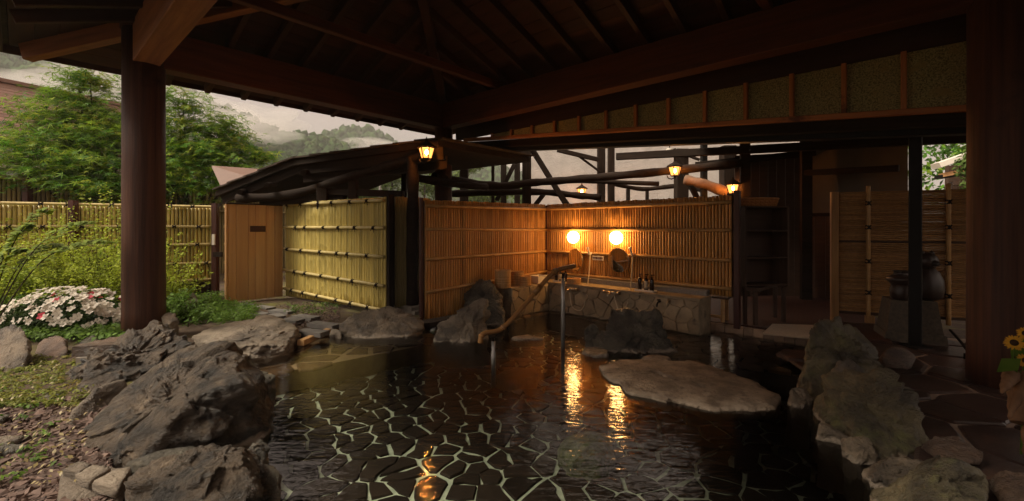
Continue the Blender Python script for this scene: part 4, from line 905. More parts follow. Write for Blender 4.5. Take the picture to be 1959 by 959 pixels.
for s in (-1, 1): put('ear', MB().lathe([(.03, 0), (.022, .03), (.002, .05)], (s*.06, 0, .55), 8).me('ear', m_ceramic, True), st_, mg)
put('muzzle', MB().tube([(0, -.09, .45), (0, -.15, .44)], [.045, .02], 10).me('muzzle', m_ceramic, True), st_, mg)
put('tail', MB().tube([(.1, .08, .05), (.2, .1, .12), (.22, .08, .25)], [.04, .05, .02], 8).me('tail', m_ceramic, True), st_, mg)
vs_ = thing('stoneware_jar', 'stout stoneware jar with a flared rim beside the pottery statue', 'jar', fg+Vector((-.12, -.04, 0)))
put('jar_body', MB().lathe([(.09, 0), (.11, .03), (.115, .12), (.10, .17), (.115, .20), (.15, .235), (.15, .26), (.11, .285), (.075, .31), (.075, .34), (.10, .352), (.09, .348), (.06, .33)], n=20).me('jar_body', m_ceramic, True), vs_, Matrix.Translation(fg+Vector((-.12, -.04, 0))))
bk = gp(1775, 646, .12); bw_ = thing('small_bowl', 'small dark bowl on the ground below the reed fence', 'bowl', (5.25, 5.75, .08)); put('bowl', MB().lathe([(.05, 0), (.11, .05), (.12, .08), (.1, .085), (.09, .06)], n=16).me('bowl', m_ceramic, True), bw_, Matrix.Translation((5.25, 5.75, .07)))
hz_ = thing('broom', 'thin dark pole leaning low across the stone deck before the reed fence', 'pole', at(1830, 650, 5.0)); pz = [at(1818, 632, 5.25), at(1836, 652, 4.95), at(1858, 680, 4.6)]; put('handle', MB().tube([x_-pz[0] for x_ in pz], .014, 7).me('handle', m_black), hz_, Matrix.Translation(pz[0]))
put('head', MB().box((0, 0, 0), (.14, .06, .07)).me('head', m_steel), hz_, Matrix.Translation(pz[2]+Vector((0.02, 0, -.02))))
# changing-room entrance between the screens
cr_ = thing('changing_room', 'dark changing room entrance with plank walls between orange screen and reed fence', 'room', (3.8, 6.9, 0))
def wallbox(nm, a, b_, z0_, z1_, mat, th=.06, par=None): a, b_ = Vector(a), Vector(b_); beam(nm, (a.x, a.y, (z0_+z1_)/2), (b_.x, b_.y, (z0_+z1_)/2), th, z1_-z0_, mat, par or cr_)
BA, BB = at(1536, 500, 8.6), at(1640, 500, 8.0)
wallbox('plaster_panel', (BA.x, BA.y), (BB.x+.6, BB.y-.35), 1.68, 3.3, m_plaster)
for i in range(8):
    p = BA+(BB-BA)*(i/7.0)*1.5; q_ = BA+(BB-BA)*((i+1)/7.0)*1.5; wallbox('plank', (p.x+.003, p.y-.012), (q_.x-.003, q_.y-.012), .1, 1.66, m_brownwall, .03)
wallbox('dado_rail', (BA.x, BA.y-.05), (BB.x+.4, BB.y-.3), 1.655, 1.72, m_black)
BC = at(1405, 500, 9.0)
for i in range(8):
    p = BC+(BA-BC)*(i/8); q_ = BC+(BA-BC)*((i+1)/8); wallbox('plank', (p.x+.003, p.y), (q_.x-.003, q_.y), 0, 2.9, m_brownwall, .04)
for px, Y in ((1532, 8.3), (1416, 8.7)): a_ = at(px, 500, Y); wallbox('door_post', (a_.x, a_.y), (a_.x+.16, a_.y-.05), .1, 3.1, m_black, .14)
wallbox('floor_slab', (3.3, 6.0), (5.3, 8.9), 0, .11, m_raft, 2.8)
beam('window_glass', at(1646, 318, 8.6), at(1712, 318, 8.0), .01, .48, m_glass, cr_); beam('window_frame', at(1642, 340, 8.6), at(1716, 345, 8.0), .05, .04, m_black, cr_); beam('window_frame', at(1640, 290, 8.6), at(1640, 345, 8.6), .06, .06, m_black, cr_)
beam('tie_beam', at(1540, 331, 8.0), at(1720, 322, 7.0), .09, .10, m_black, cr_)
for i in range(12): a_ = at(1642+i*2, 290, 8.2); 
# big roof over deck and changing room, soffit boards running down to the right
rr = thing('bathhouse_roof', 'low dark board soffit roof over the changing room and stone deck at the right', 'roof', (5, 7, 2.8))
s0, s1 = 4.0, 10.5
for i in range(24):
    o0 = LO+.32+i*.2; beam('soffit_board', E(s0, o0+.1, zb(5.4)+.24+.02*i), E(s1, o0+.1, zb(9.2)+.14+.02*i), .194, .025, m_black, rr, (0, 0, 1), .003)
bq = MB(); v = [E(s0, LO+.3, zb(5.4)+.31), E(s1, LO+.3, zb(9.2)+.21), E(s1, LO+5.2, zb(9.2)+.68), E(s0, LO+5.2, zb(5.4)+.78)]; t = Vector((0, 0, .08)); bq.add(v+[x_+t for x_ in v], [[0,3,2,1],[4,5,6,7],[0,1,5,4],[1,2,6,5],[2,3,7,6],[3,0,4,7]]); bq.build('roof_covering', m_shingle, rr)
for i in range(7): beam('batten', E(4.9+i*.75, LO+.35, zb(4.9+i*.75)+.12), E(4.9+i*.75, LO+3.1, zb(5.4)+.46-.05*i), .05, .05, m_black, rr)
# shelf with basket, bench, stools, mat, kerb
sh_ = thing('clothes_shelf', 'dark wooden clothes shelf beside the right end of the lamp-lit screen', 'shelf', (3.35, 6.5, .1))
sa = Vector((3.22, 6.30, 0)); sw = Vector((.66, .12, 0))
for f_ in (0, 1): p = sa+sw*f_; beam('side_panel', p+Vector((0, 0, .62)), p+Vector((0, 0, 1.74)), .30, .03, m_brownwall, sh_, sw)
for z in (.64, 1.02, 1.40, 1.735): beam('shelf_board', sa+Vector((.02, 0, z)), sa+sw*.98+Vector((0, 0, z)), .29, .025, m_brownwall, sh_)
beam('back_panel', sa+Vector((-.03, .15, 1.18)), sa+sw+Vector((-.03, .15, 1.18)), .015, 1.1, m_brownwall, sh_)
for p in (sa+Vector((.02, -.12, 0)), sa+sw*.95+Vector((0, -.12, 0))): beam('leg', p+Vector((0, 0, .1)), p+Vector((0, 0, .61)), .05, .05, m_brownwall, sh_, (0, 1, 0))
bc = sa+sw*.45+Vector((0, 0, 1.749)); bt = thing('wicker_basket', 'lamp-lit wicker tray basket on top of the dark clothes shelf', 'basket', bc)
bq = MB(); nb = 26
for k in range(nb):      # upright stakes, woven through by rows
    t = 2*math.pi*k/nb; c_, s_ = math.cos(t), math.sin(t); bq.tube([(.25*c_, .12*s_, 0), (.28*c_, .14*s_, .10)], .006, 4)
put('stakes', bq.me('stakes', m_wicker), bt, Matrix.Translation(bc))
for j in range(5):
    z = .012+.02*j; bq = MB(); pts = []
    for k in range(nb*2+1):
        t = 2*math.pi*k/(nb*2); w_ = .007*(1 if (k+j) % 2 else -1); pts.append(((.252+.006*j+w_)*math.cos(t), (.122+.004*j+w_)*math.sin(t), z))
    bq.tube(pts, .0075, 4); put('woven_row', bq.me('woven_row', m_wicker), bt, Matrix.Translation(bc))
put('rim', MB().tube([(.285*math.cos(2*math.pi*k/24), .145*math.sin(2*math.pi*k/24), .108) for k in range(25)], .011, 6).me('rim', m_wicker), bt, Matrix.Translation(bc))
put('bottom', MB().lathe([(.24, 0), (.24, .01)], n=20, sy=.5).me('bottom', m_wicker), bt, Matrix.Translation(bc))
bn = thing('wooden_bench', 'dark wooden bench inside the changing room entrance', 'bench', (3.75, 6.55, .1))
beam('seat', (3.25, 6.15, .60), (3.85, 6.75, .60), .34, .05, m_brownwall, bn)
for p in ((3.33, 6.08), (3.72, 6.80), (3.92, 6.62), (3.18, 6.26)): beam('leg', (*p, .1), (*p, .57), .05, .05, m_brownwall, bn, (1, 0, 0))
sto = thing('low_stool', 'low wooden stool frame beneath the end of the lamp-lit screen', 'stool', (2.85, 6.5, .05))
for p in ((2.72, 6.50), (2.98, 6.28), (2.86, 6.62), (3.1, 6.42)): beam('leg', (*p, .06), (*p, .44), .045, .045, m_cyp, sto, (1, 0, 0))
beam('seat', (2.74, 6.60, .455), (3.1, 6.30, .455), .3, .03, m_brownwall, sto); beam('stretcher', (2.74, 6.51, .18), (2.96, 6.29, .18), .03, .04, m_cyp, sto)
ma_ = thing('straw_mat', 'pale woven straw mat on the changing room step', 'mat', gp(1505, 640, .15))
mv = [gp(1459, 640, .125), gp(1560, 650, .125), gp(1575, 625, .125), gp(1478, 622, .125)]; bq = MB(); t = Vector((0, 0, .018)); bq.add(mv+[x_+t for x_ in mv], [[0,3,2,1],[4,5,6,7],[0,1,5,4],[1,2,6,5],[2,3,7,6],[3,0,4,7]]); bq.build('mat', m_mat, ma_)
for i in range(30):
    p = mv[0]+(mv[1]-mv[0])*(i/29)+Vector((0, 0, .009)); 
bq = MB(); e_ = (mv[1]-mv[0]).normalized()
for i in range(34): p = mv[0]+(mv[1]-mv[0])*(i/34); bq.box((p+e_*.008)-Vector((0, .012, -.008)), (.012, .03, .012))
tag(bq.build('fringe', m_mat, ma_), kind='stuff')
kb = thing('stone_kerb', 'kerb of small stone tiles along the changing room edge of the pool', 'kerb', (3.2, 5.9, 0))
ka, kz = Vector((2.80, 6.34, 0)), Vector((3.9, 5.24, 0)); n_ = 13
for i in range(n_):
    p, q_ = ka+(kz-ka)*(i+.03)/n_, ka+(kz-ka)*(i+.97)/n_
    beam('kerb_tile', p+Vector((0, 0, .03)), q_+Vector((0, 0, .03)), .08, .14+R3(-.006, .006), m_cobble, kb)
beam('kerb_bed', ka+Vector((.03, .03, .02)), kz+Vector((.03, .03, .02)), .07, .13, m_mortar, kb)

# ---------------------------------------------------------------- rocks
def ico(sub):
    if sub in SHARE: return SHARE[sub]
    bm = bmesh.new(); bmesh.ops.create_icosphere(bm, subdivisions=sub, radius=1); bm.verts.index_update()
    v = np.array([tuple(x.co) for x in bm.verts]); f = np.array([[x.index for x in q.verts] for q in bm.faces]); bm.free(); SHARE[sub] = (v, f); return v, f
def rock(name, label, pts, mat, cat='rock', sub=6, seed=1, rough=.06, strata=.025, sdir=(.35, .2, 1), sfreq=9, p=16, cuts=12, group=None, sink=.45, host=None, crack=None):
    P = [Vector(q) for q in pts]; zmin = min(q.z for q in P)
    low = [Vector((q.x, q.y, zmin-sink)) for q in P if q.z < zmin+.25*(max(w.z for w in P)-zmin)+.02]
    P += low; c = sum(P, Vector())/len(P); c.z = zmin+(max(q.z for q in P)-zmin)*.38
    bm = bmesh.new(); [bm.verts.new(q) for q in P]; r = bmesh.ops.convex_hull(bm, input=bm.verts[:])
    bm.normal_update(); pl = []
    for f in bm.faces:
        n = f.normal; d_ = n.dot(f.verts[0].co-c)
        if d_ < 0: n, d_ = -n, -d_
        if f.calc_area() > 1e-6: pl.append((n.x, n.y, n.z, max(d_, .01)))
    bm.free(); rs = np.random.RandomState(seed); pl = np.array(pl); D, Fc = ico(sub)
    PA = np.array([tuple(q-c) for q in P]); S = float(np.cbrt(np.prod(np.ptp(PA, axis=0))))
    for _ in range(cuts):        # chipped-off facets
        n = rs.normal(size=3); n[2] = abs(n[2])*.7; n /= np.linalg.norm(n); sup = (PA @ n).max(); pl = np.vstack([pl, [*n, sup*rs.uniform(.80, .97)]])
    p = p*2.2 if p > 12 else p; q = np.maximum(D @ pl[:, :3].T, 1e-3)/pl[:, 3]; qm = q.max(1, keepdims=True); q = q/qm; r = qm[:, 0]**-1*(q**p).sum(1)**(-1/p)
    X = D*r[:, None]; Wp = X+np.array(c); k = 1/S
    sd = np.array(sdir, float); sd /= np.linalg.norm(sd)
    warp = fbm(Wp*k*2.0, seed, 3)
    fac = 0                      # broken facets: each cell of the stone is its own plane
    for nc, am in ((14, .11), (60, .13), (320, .12)):
        cc = X[rs.randint(0, len(X), nc)]*rs.uniform(.75, 1.0, (nc, 1)); gg = rs.normal(size=(nc, 3))*am; hh = rs.normal(size=nc)*am*.035*S
        Xw = X+np.c_[vnoise(Wp*k*6, seed+31), vnoise(Wp*k*6+9, seed+32), vnoise(Wp*k*6+21, seed+33)]*S*.05
        w_ = (sd if False else None); dd = (Xw**2).sum(1)[:, None]-2*Xw@cc.T+(cc**2).sum(1)[None]; ki = dd.argmin(1)
        fac = fac+(gg[ki]*(X-cc[ki])).sum(1)+hh[ki]
    s = (X @ sd)*k*sfreq+warp*1.6; fr = s-np.floor(s); saw = np.where(fr < .8, fr/.8, (1-fr)/.2)-.5       # ledges of the layered stone
    s2 = s*3.3+.4*vnoise(Wp*k*7, seed+41); f2 = s2-np.floor(s2); saw = saw+.45*(np.where(f2 < .75, f2/.75, (1-f2)/.25)-.5); amp = .5+.5*vnoise(Wp*k*1.7, seed+5)
    dsp = rough*S*(.8*warp-.55*ridge(Wp*k*3.2+5, seed+11, 4)+.2)+strata*S*saw*amp*.55+rough*S*.22*fbm(Wp*k*16, seed+20, 4)+fac*.75*np.clip(rough/.06, .25, 1.3)*(1 if strata > 0 else .3)
    X = X+D*dsp[:, None]
    for a_, b_, cw, cdp in (crack or ()):        # open fissures
        A0, B0 = np.array(a_)[:2]-np.array(c)[:2], np.array(b_)[:2]-np.array(c)[:2]; ab = B0-A0; t_ = ((X[:, :2]-A0)@ab/(ab@ab)).clip(0, 1); wob = vnoise(np.c_[X[:, :2]*9, np.zeros(len(X))], 77)*cw*.8
        dl = np.abs(np.linalg.norm(X[:, :2]-A0-t_[:, None]*ab, axis=1)+wob*.5); X[:, 2] -= np.where(X[:, 2] > -.05, cdp*np.clip(1-dl/(cw*(1.15-np.abs(2*t_-1))), 0, 1)**.6, 0)
    me = mesh_np(name, X, Fc, mat, sub < 6); o = put(name, me, host, Matrix.Translation(c))
    if host is None: tag(o, label, cat, group)
    return o
G, A_ = gp, at
rock('boulder', 'largest dark layered boulder at the left pool edge, bulging toward the water',
     [A_(116,888,2.68), A_(138,842,2.95), A_(200,776,3.15), A_(273,694,3.45), A_(336,661,3.7), A_(400,665,3.75), A_(455,670,3.55), A_(494,708,3.2), A_(507,752,2.98), A_(430,738,2.86), A_(355,772,2.68), A_(245,842,2.55), A_(150,880,2.6), A_(492,856,3.05), A_(395,878,3.0), A_(277,886,2.85), A_(190,894,2.72), A_(470,690,4.1), A_(330,700,4.2), A_(200,800,3.6), A_(500,800,3.5)], m_rock, seed=3, rough=.05, strata=.035, sdir=(.75, .2, .8), sfreq=6, cuts=16, p=30, sub=7)
rock('boulder', 'smooth rounded boulder leaning against the back of the largest left boulder',
     [A_(110,842,2.95), A_(112,812,3.0), A_(140,775,3.15), A_(198,733,3.5), A_(250,718,3.8), A_(250,780,3.6), A_(150,850,3.0), A_(190,760,3.9)], m_rockF, seed=5, rough=.035, strata=.008, cuts=3, p=9)
rock('boulder', 'rugged grey boulder in front of the thick left post',
     [A_(116,778,3.5), A_(120,748,3.6), A_(146,708,3.8), A_(192,682,4.0), A_(221,640,4.3), A_(247,613,4.5), A_(262,622,4.6), A_(292,612,4.7), A_(318,600,4.8), A_(338,607,4.8), A_(372,664,4.5), A_(380,720,4.1), A_(200,790,3.6), A_(160,740,4.6), A_(340,700,5.1)], m_rock, seed=8, rough=.085, strata=.03, sdir=(.7, .1, .6), sfreq=6, cuts=16, p=24, sub=7)
rock('boulder', 'long flat-topped pale boulder at the far left pool edge',
     [A_(352,648,5.2), A_(380,632,5.6), A_(440,612,6.0), A_(500,603,6.1), A_(545,606,5.9), A_(574,634,5.5), A_(576,662,5.1), A_(560,684,4.95), A_(490,694,4.8), A_(400,688,4.8), A_(365,668,5.0), A_(540,622,6.3), A_(400,660,4.85), A_(480,662,4.85)], m_rockF, seed=12, rough=.04, strata=.035, sdir=(.1, .2, 1), sfreq=6, cuts=10, p=26, sub=7)
rock('boulder', 'brown angular boulder lying lowest at the bottom left corner of the pool',
     [A_(215,985,2.05), A_(222,925,2.15), A_(257,897,2.3), A_(324,880,2.36), A_(408,860,2.38), A_(488,860,2.3), A_(505,890,2.2), A_(400,905,2.1), A_(300,925,2.1), A_(505,1000,2.0), A_(300,1040,1.85), A_(420,1040,1.85), A_(450,890,2.8), A_(300,910,2.75)], m_rock, seed=15, rough=.06, strata=.03, sdir=(.6, .4, .7), sfreq=6, cuts=16, p=30, sub=7)
rock('boulder', 'small dark boulder at the waterline right of the bottom left boulder',
     [A_(494,885,2.5), A_(515,890,2.5), A_(532,905,2.45), A_(537,960,2.3), A_(530,1000,2.2), A_(495,1000,2.2), A_(510,900,2.7)], m_rockD, seed=17, sub=5)
rock('boulder', 'dark grey boulder at the far pool edge below the yellow screen',
     [A_(646,622,6.0), A_(652,612,6.1), A_(668,599,6.25), A_(708,588,6.4), A_(758,589,6.4), A_(808,605,6.3), A_(823,622,6.1), A_(800,636,5.95), A_(700,652,5.75), A_(655,644,5.8), A_(740,600,6.7)], m_rockP, seed=21, rough=.08, strata=.02, cuts=6)
rock('boulder', 'pointed grey boulder in the water before the orange screen',
     [A_(829,655,5.65), A_(836,625,5.75), A_(868,601,5.9), A_(905,577,6.0), A_(930,571,6.0), A_(938,600,5.9), A_(946,645,5.75), A_(900,657,5.55), A_(860,658,5.55), A_(900,620,6.3)], m_rockP, seed=24, rough=.07, strata=.02, cuts=7, p=22)
rock('boulder', 'tall dark boulder behind the pointed grey one, against the orange screen',
     [A_(872,610,6.9), A_(892,556,7.0), A_(916,528,7.05), A_(938,532,7.05), A_(952,552,7.0), A_(962,606,6.9), A_(920,625,6.6), A_(975,628,6.5), A_(930,560,7.3)], m_rockD, seed=27, rough=.07, cuts=5)
rock('boulder', 'big black boulder standing in the middle of the water',
     [A_(1134,668,5.25), A_(1140,638,5.35), A_(1152,607,5.55), A_(1178,598,5.6), A_(1252,598,5.55), A_(1274,618,5.45), A_(1288,650,5.3), A_(1294,688,5.15), A_(1230,684,5.05), A_(1170,672,5.15), A_(1220,620,6.0)], m_rockD, seed=31, rough=.075, strata=.02, cuts=1, p=18, sub=7)
rock('boulder', 'small black boulder touching the left side of the big mid-pool boulder', [A_(1115,658,5.4), A_(1118,630,5.45), A_(1128,618,5.5), A_(1145,620,5.5), A_(1152,664,5.3), A_(1130,668,5.25), A_(1135,640,5.7)], m_rockD, seed=33, sub=5, rough=.07)
rock('flat_stone', 'flat grey stone at the water surface left of the black boulder', [G(1112,672,.03), G(1140,661,.05), G(1166,668,.05), G(1162,679,.03), G(1135,682,.02), G(1120,664,.05)], m_rockP, seed=35, sub=5, rough=.03, strata=.01, sink=.12)
rock('flat_stone', 'flat stone at the water surface between black boulder and wide slab', [G(1222,682,.05), G(1250,677,.05), G(1285,682,.05), G(1284,692,.03), G(1240,692,.03)], m_slab, seed=36, sub=5, rough=.03, strata=.01, sink=.12)
rock('flat_stone', 'thin pale stone just breaking the water left of the grey metal pole', [G(972,645,.015), G(1000,640,.02), G(1045,646,.015), G(1040,650,.01), G(985,650,.01)], m_slab, seed=37, sub=4, rough=.02, strata=.0, sink=.1)
sl_ = [(1151,699), (1183,689), (1241,689), (1322,688), (1360,698), (1440,726), (1500,755), (1494,776), (1420,783), (1370,783), (1316,769), (1200,749), (1164,718)]
rock('flat_slab', 'wide pale flat slab of rock lying low in the pool at the right', [G(x, y, .035 if i not in (8, 9, 10) else .022) for i, (x, y) in enumerate(sl_)]+[G(1300, 725, .065), G(1400, 745, .05), G(1240, 712, .06)], m_slab, seed=39, sub=7, rough=.040, strata=.03, sdir=(.3, .8, .5), sfreq=5, sink=.1, cuts=0, p=30, crack=((G(1246, 700, .1), G(1308, 722, .1), .035, .06), (G(1312, 716, .1), G(1366, 736, .1), .02, .03), (G(1425, 760, .1), G(1490, 765, .1), .02, .03)))
rock('boulder', 'small round boulder in the water between pale slab and right bank', [A_(1502,762,3.65), A_(1515,742,3.7), A_(1538,741,3.7), A_(1553,760,3.65), A_(1545,776,3.55), A_(1515,776,3.55), A_(1530,750,3.9)], m_rockP, seed=41, sub=5, rough=.04, strata=.01)
rock('boulder', 'tall mossy boulder at the top of the right bank',
     [A_(1550,740,3.95), A_(1545,700,4.0), A_(1543,630,4.15), A_(1554,604,4.25), A_(1590,583,4.4), A_(1614,592,4.45), A_(1642,626,4.4), A_(1668,656,4.3), A_(1690,690,4.1), A_(1640,720,3.8), A_(1560,770,3.75), A_(1650,640,4.8)], m_rockG, seed=44, rough=.085, strata=.02, cuts=5)
rock('boulder', 'big greenish boulder on the right bank beside the pale slab',
     [A_(1553,792,3.45), A_(1556,752,3.5), A_(1580,712,3.5), A_(1645,708,3.4), A_(1680,715,3.3), A_(1735,745,3.15), A_(1762,782,3.05), A_(1788,828,2.85), A_(1775,856,2.78), A_(1700,880,2.72), A_(1660,892,2.68), A_(1600,836,3.1), A_(1690,730,3.9), A_(1625,862,2.9)], m_rockG, seed=47, rough=.065, strata=.02, cuts=4, p=20)
rock('stone', 'pale stone wedged between the two mossy right bank boulders', [A_(1588,706,3.75), A_(1600,688,3.8), A_(1625,683,3.85), A_(1652,700,3.8), A_(1655,716,3.7), A_(1600,715,3.65)], m_rockP, seed=49, sub=5, sink=.1)
rock('boulder', 'large brown-green boulder at the bottom of the right bank',
     [A_(1660,965,2.3), A_(1672,932,2.38), A_(1702,925,2.3), A_(1766,888,2.2), A_(1808,866,2.22), A_(1856,890,2.12), A_(1915,946,1.95), A_(1930,1010,1.8), A_(1780,1060,1.75), A_(1700,1040,1.95), A_(1830,885,2.5)], m_rockG, seed=52, rough=.06, strata=.015, cuts=7, p=18)
rock('boulder', 'pale crusted rock at the waterline between the right bank boulders', [A_(1647,905,2.58), A_(1672,880,2.6), A_(1708,864,2.52), A_(1758,870,2.45), A_(1770,888,2.4), A_(1700,930,2.38), A_(1660,922,2.45)], m_rockP, seed=54, sub=5, rough=.08)
rock('boulder', 'reddish stone behind the large brown-green boulder at bottom right', [A_(1757,856,2.72), A_(1786,831,2.75), A_(1833,836,2.7), A_(1880,866,2.55), A_(1886,894,2.45), A_(1800,884,2.5), A_(1820,850,3.0)], m_rockR, seed=56, sub=5, rough=.04, sink=.1)
rock('boulder', 'brown stone at the very bottom right corner of the deck', [A_(1874,912,2.3), A_(1890,896,2.3), A_(1958,900,2.2), A_(2010,930,2.1), A_(1990,1000,1.9), A_(1910,970,2.1), A_(1950,910,2.5)], m_rockR, seed=58, sub=5, rough=.04, sink=.1)
rock('boulder', 'low smooth reddish boulder on the deck before the stone pedestal', [A_(1672,690,4.45), A_(1690,664,4.55), A_(1730,661,4.55), A_(1760,682,4.45), A_(1740,702,4.3), A_(1690,704,4.3), A_(1715,670,4.8)], m_rockR, seed=60, sub=5, rough=.025, strata=0, cuts=2, p=8, sink=.1)
rock('submerged_stone', 'dark mossy round stone under the water in front', [G(1064,860,-.22), G(1080,832,-.2), G(1125,822,-.18), G(1172,832,-.2), G(1182,868,-.22), G(1150,896,-.24), G(1090,894,-.24), G(1125,850,-.08)], m_moss, seed=62, rough=.06, strata=.0, cuts=2, sink=.15, sub=5)
rock('submerged_stone', 'flat dark stone under the water near the short pole', [G(945,715,-.2), G(980,702,-.18), G(1030,705,-.18), G(1030,722,-.2), G(960,728,-.2)], m_rockD, seed=63, rough=.04, sub=5, sink=.2)
# bank stones on the left
rock('boulder', 'upright rough granite boulder at the left picture edge', [A_(-30,700,4.3), A_(-20,620,4.6), A_(20,612,4.6), A_(48,622,4.55), A_(60,660,4.45), A_(52,705,4.2), A_(0,715,4.15)], m_rockP, seed=66, rough=.05, sub=5, strata=.0)
rock('boulder', 'reddish round boulder below the white azalea', [A_(62,676,4.7), A_(80,640,4.9), A_(115,634,4.9), A_(133,650,4.85), A_(130,680,4.6), A_(90,690,4.55)], m_rockR, seed=68, rough=.04, sub=5, strata=.0, p=10)
rock('boulder', 'dark mossy boulder in the ferns left of the thick post', [A_(138,668,5.0), A_(150,645,5.2), A_(180,638,5.2), A_(200,650,5.1), A_(195,672,4.9)], m_rockD, seed=69, rough=.04, sub=5)
rock('boulder', 'small grey boulder beside the fern patch right of the thick post', [A_(345,575,7.0), A_(352,560,7.1), A_(372,560,7.1), A_(380,578,6.9), A_(360,585,6.8)], m_rockP, seed=70, sub=4)
rock('boulder', 'small pale stone peeping out behind the rugged boulder', [A_(308,612,5.4), A_(312,597,5.5), A_(335,597,5.5), A_(342,612,5.4), A_(325,618,5.3)], m_rockP, seed=71, sub=4)
rock('stone', 'grey flat stone lying on the slate chips beside the largest boulder', [A_(76,868,2.72), A_(88,850,2.8), A_(130,836,2.85), A_(140,850,2.78), A_(110,872,2.68)], m_rockP, seed=72, sub=5, rough=.03, sink=.06)
rock('stone', 'dark flat stone among moss below the rugged boulder', [A_(78,770,3.5), A_(90,752,3.6), A_(116,750,3.6), A_(118,765,3.5), A_(100,776,3.45)], m_rockD, seed=73, sub=4, sink=.06)
for i, (x, y, lb) in enumerate(((12, 805, 'dark stone on the slate chips at the left picture edge'), (14, 850, 'yellowish flat stone at the left edge above the lowest dark one'), (22, 872, 'lowest dark flat stone at the left picture edge'))):
    c = gp(x, y, .09); rock('stone', lb, [c+Vector((R3(-.11, .11), R3(-.08, .08), R3(0, .05))) for k in range(9)], (m_rockD, m_rockF, m_rockD)[i], seed=74+i, sub=4, sink=.05)
# stone-edged coping at bottom left
cpv = [at(112, 975, 2.15), at(112, 905, 2.35), at(150, 884, 2.45), at(255, 895, 2.45), at(230, 985, 2.15)]
cop = thing('coping_wall', 'pale cemented coping of flat stones at the bottom left corner', 'coping', cpv[0]); bq = MB(); n_ = len(cpv)
rock('mortar_bed', None, cpv+[v-Vector((0, 0, .15)) for v in cpv], m_rockF, seed=79, sub=5, rough=.02, strata=0, sink=.1, host=cop, cuts=0, p=20)
for k, q_ in enumerate(([(118, 905), (150, 888), (178, 893), (150, 912)], [(142, 915), (180, 895), (215, 900), (170, 928)], [(175, 930), (218, 903), (252, 898), (225, 945)])):
    rock('coping_stone', None, [at(x, y, 2.40-(y-890)*.004)+Vector((0, 0, dz)) for x, y in q_ for dz in (0, .02)], m_rockF, seed=80+k, sub=4, rough=.02, strata=0, sink=.03, host=cop, cuts=0, p=24)
for k, (pts_, lb) in enumerate((([(238,892), (300,868), (370,858), (392,872), (300,898)], 'dark granite flag lying in the gap between the two lowest left boulders'),)):
    rock('flagstone', lb, [gp(x, y, .12)+Vector((0, 0, dz)) for x, y in pts_ for dz in (0, .02)], m_rockD, cat='flagstone', seed=90, sub=5, rough=.015, strata=0, sink=.06, cuts=0, p=30)
blk = at(185, 668, 4.45); bt_ = thing('brick_kerb', 'pinkish stone block kerb end behind the rugged left boulder', 'kerb', blk)
for k in range(3):
    put('block', MB().box((0, 0, 0), (.34, .12, .10)).me('block', m_rockR), bt_, Matrix.Translation(blk+Vector((.03*k, .13*k, 0.0))) @ Matrix.Rotation(.25, 4, 'Z'))
put('block', MB().box((0, 0, 0), (.36, .4, .2)).me('block', m_concrete), bt_, Matrix.Translation(blk+Vector((.03, .12, -.155))) @ Matrix.Rotation(.25, 4, 'Z'))
# slate stepping stones to the gate and the timber edging
for i, (x, y, w_, rzv) in enumerate(((452, 590, .5, .3), (470, 583, .45, .7), (505, 588, .5, .5), (540, 595, .55, .4), (497, 600, .4, .6), (530, 604, .38, .8), (585, 606, .55, .45), (560, 612, .4, .4), (620, 620, .6, .4), (598, 634, .5, .3))):
    c = gp(x, y, .105); s_ = thing('stepping_stone', 'dark slate stepping stone, number', 'stepping stone', c, 'slate stepping stones on the gravel path')
    s_['label'] = ('slate stepping stone touching the foot of the cedar board', 'slate stepping stone just behind the cedar board foot', 'slate stepping stone right of the cedar board foot', 'slate stepping stone near the lower left corner of the yellow screen', 'slate stepping stone nearest the tip of the flat pale boulder', 'small slate stepping stone in the middle of the gravel', 'long slate stepping stone below the middle of the yellow screen', 'slate stepping stone beside the flat boulder, path middle', 'largest slate stepping stone beside the dark grey boulder', 'slate stepping stone next to the timber edging of the pool')[i]
    put('slab', MB().box((0, 0, -.02), (w_*.78, .17, .06)).me('slab', m_slate), s_, Matrix.Translation(c) @ Matrix.Rotation(-rzv, 4, 'Z'))
te = thing('timber_edging', 'weathered timber edging board at the far left pool corner', 'edging', gp(610, 640, .05)); beam('board', gp(575, 656, .04), gp(646, 626, .04), .09, .07, m_cyp, te)
rock('stone', 'small pale stone at the right end of the timber edging', [G(628,640,.03), G(640,628,.1), G(655,632,.1), G(652,645,.03)], m_rockF, seed=95, sub=4)

for i, (x, y, Y, sx_, lb) in enumerate(((1600, 838, 3.02, .13, 'small crusted stone at the waterline under the big greenish boulder, upper'), (1632, 872, 2.82, .12, 'small crusted stone at the waterline under the big greenish boulder, lower'), (500, 735, 3.5, .16, 'dark stone in the water tucked behind the largest left boulder'), (496, 868, 2.62, .12, 'dark wet stone between the two lowest left boulders at the water'))):
    c = gp(x, y, .02); rock('stone', lb, [c+Vector((R3(-1, 1)*sx_, R3(-1, 1)*sx_*.8, R3(0, .12))) for k in range(10)], m_rockP if i < 2 else m_rockD, seed=120+i, sub=5, cuts=5)
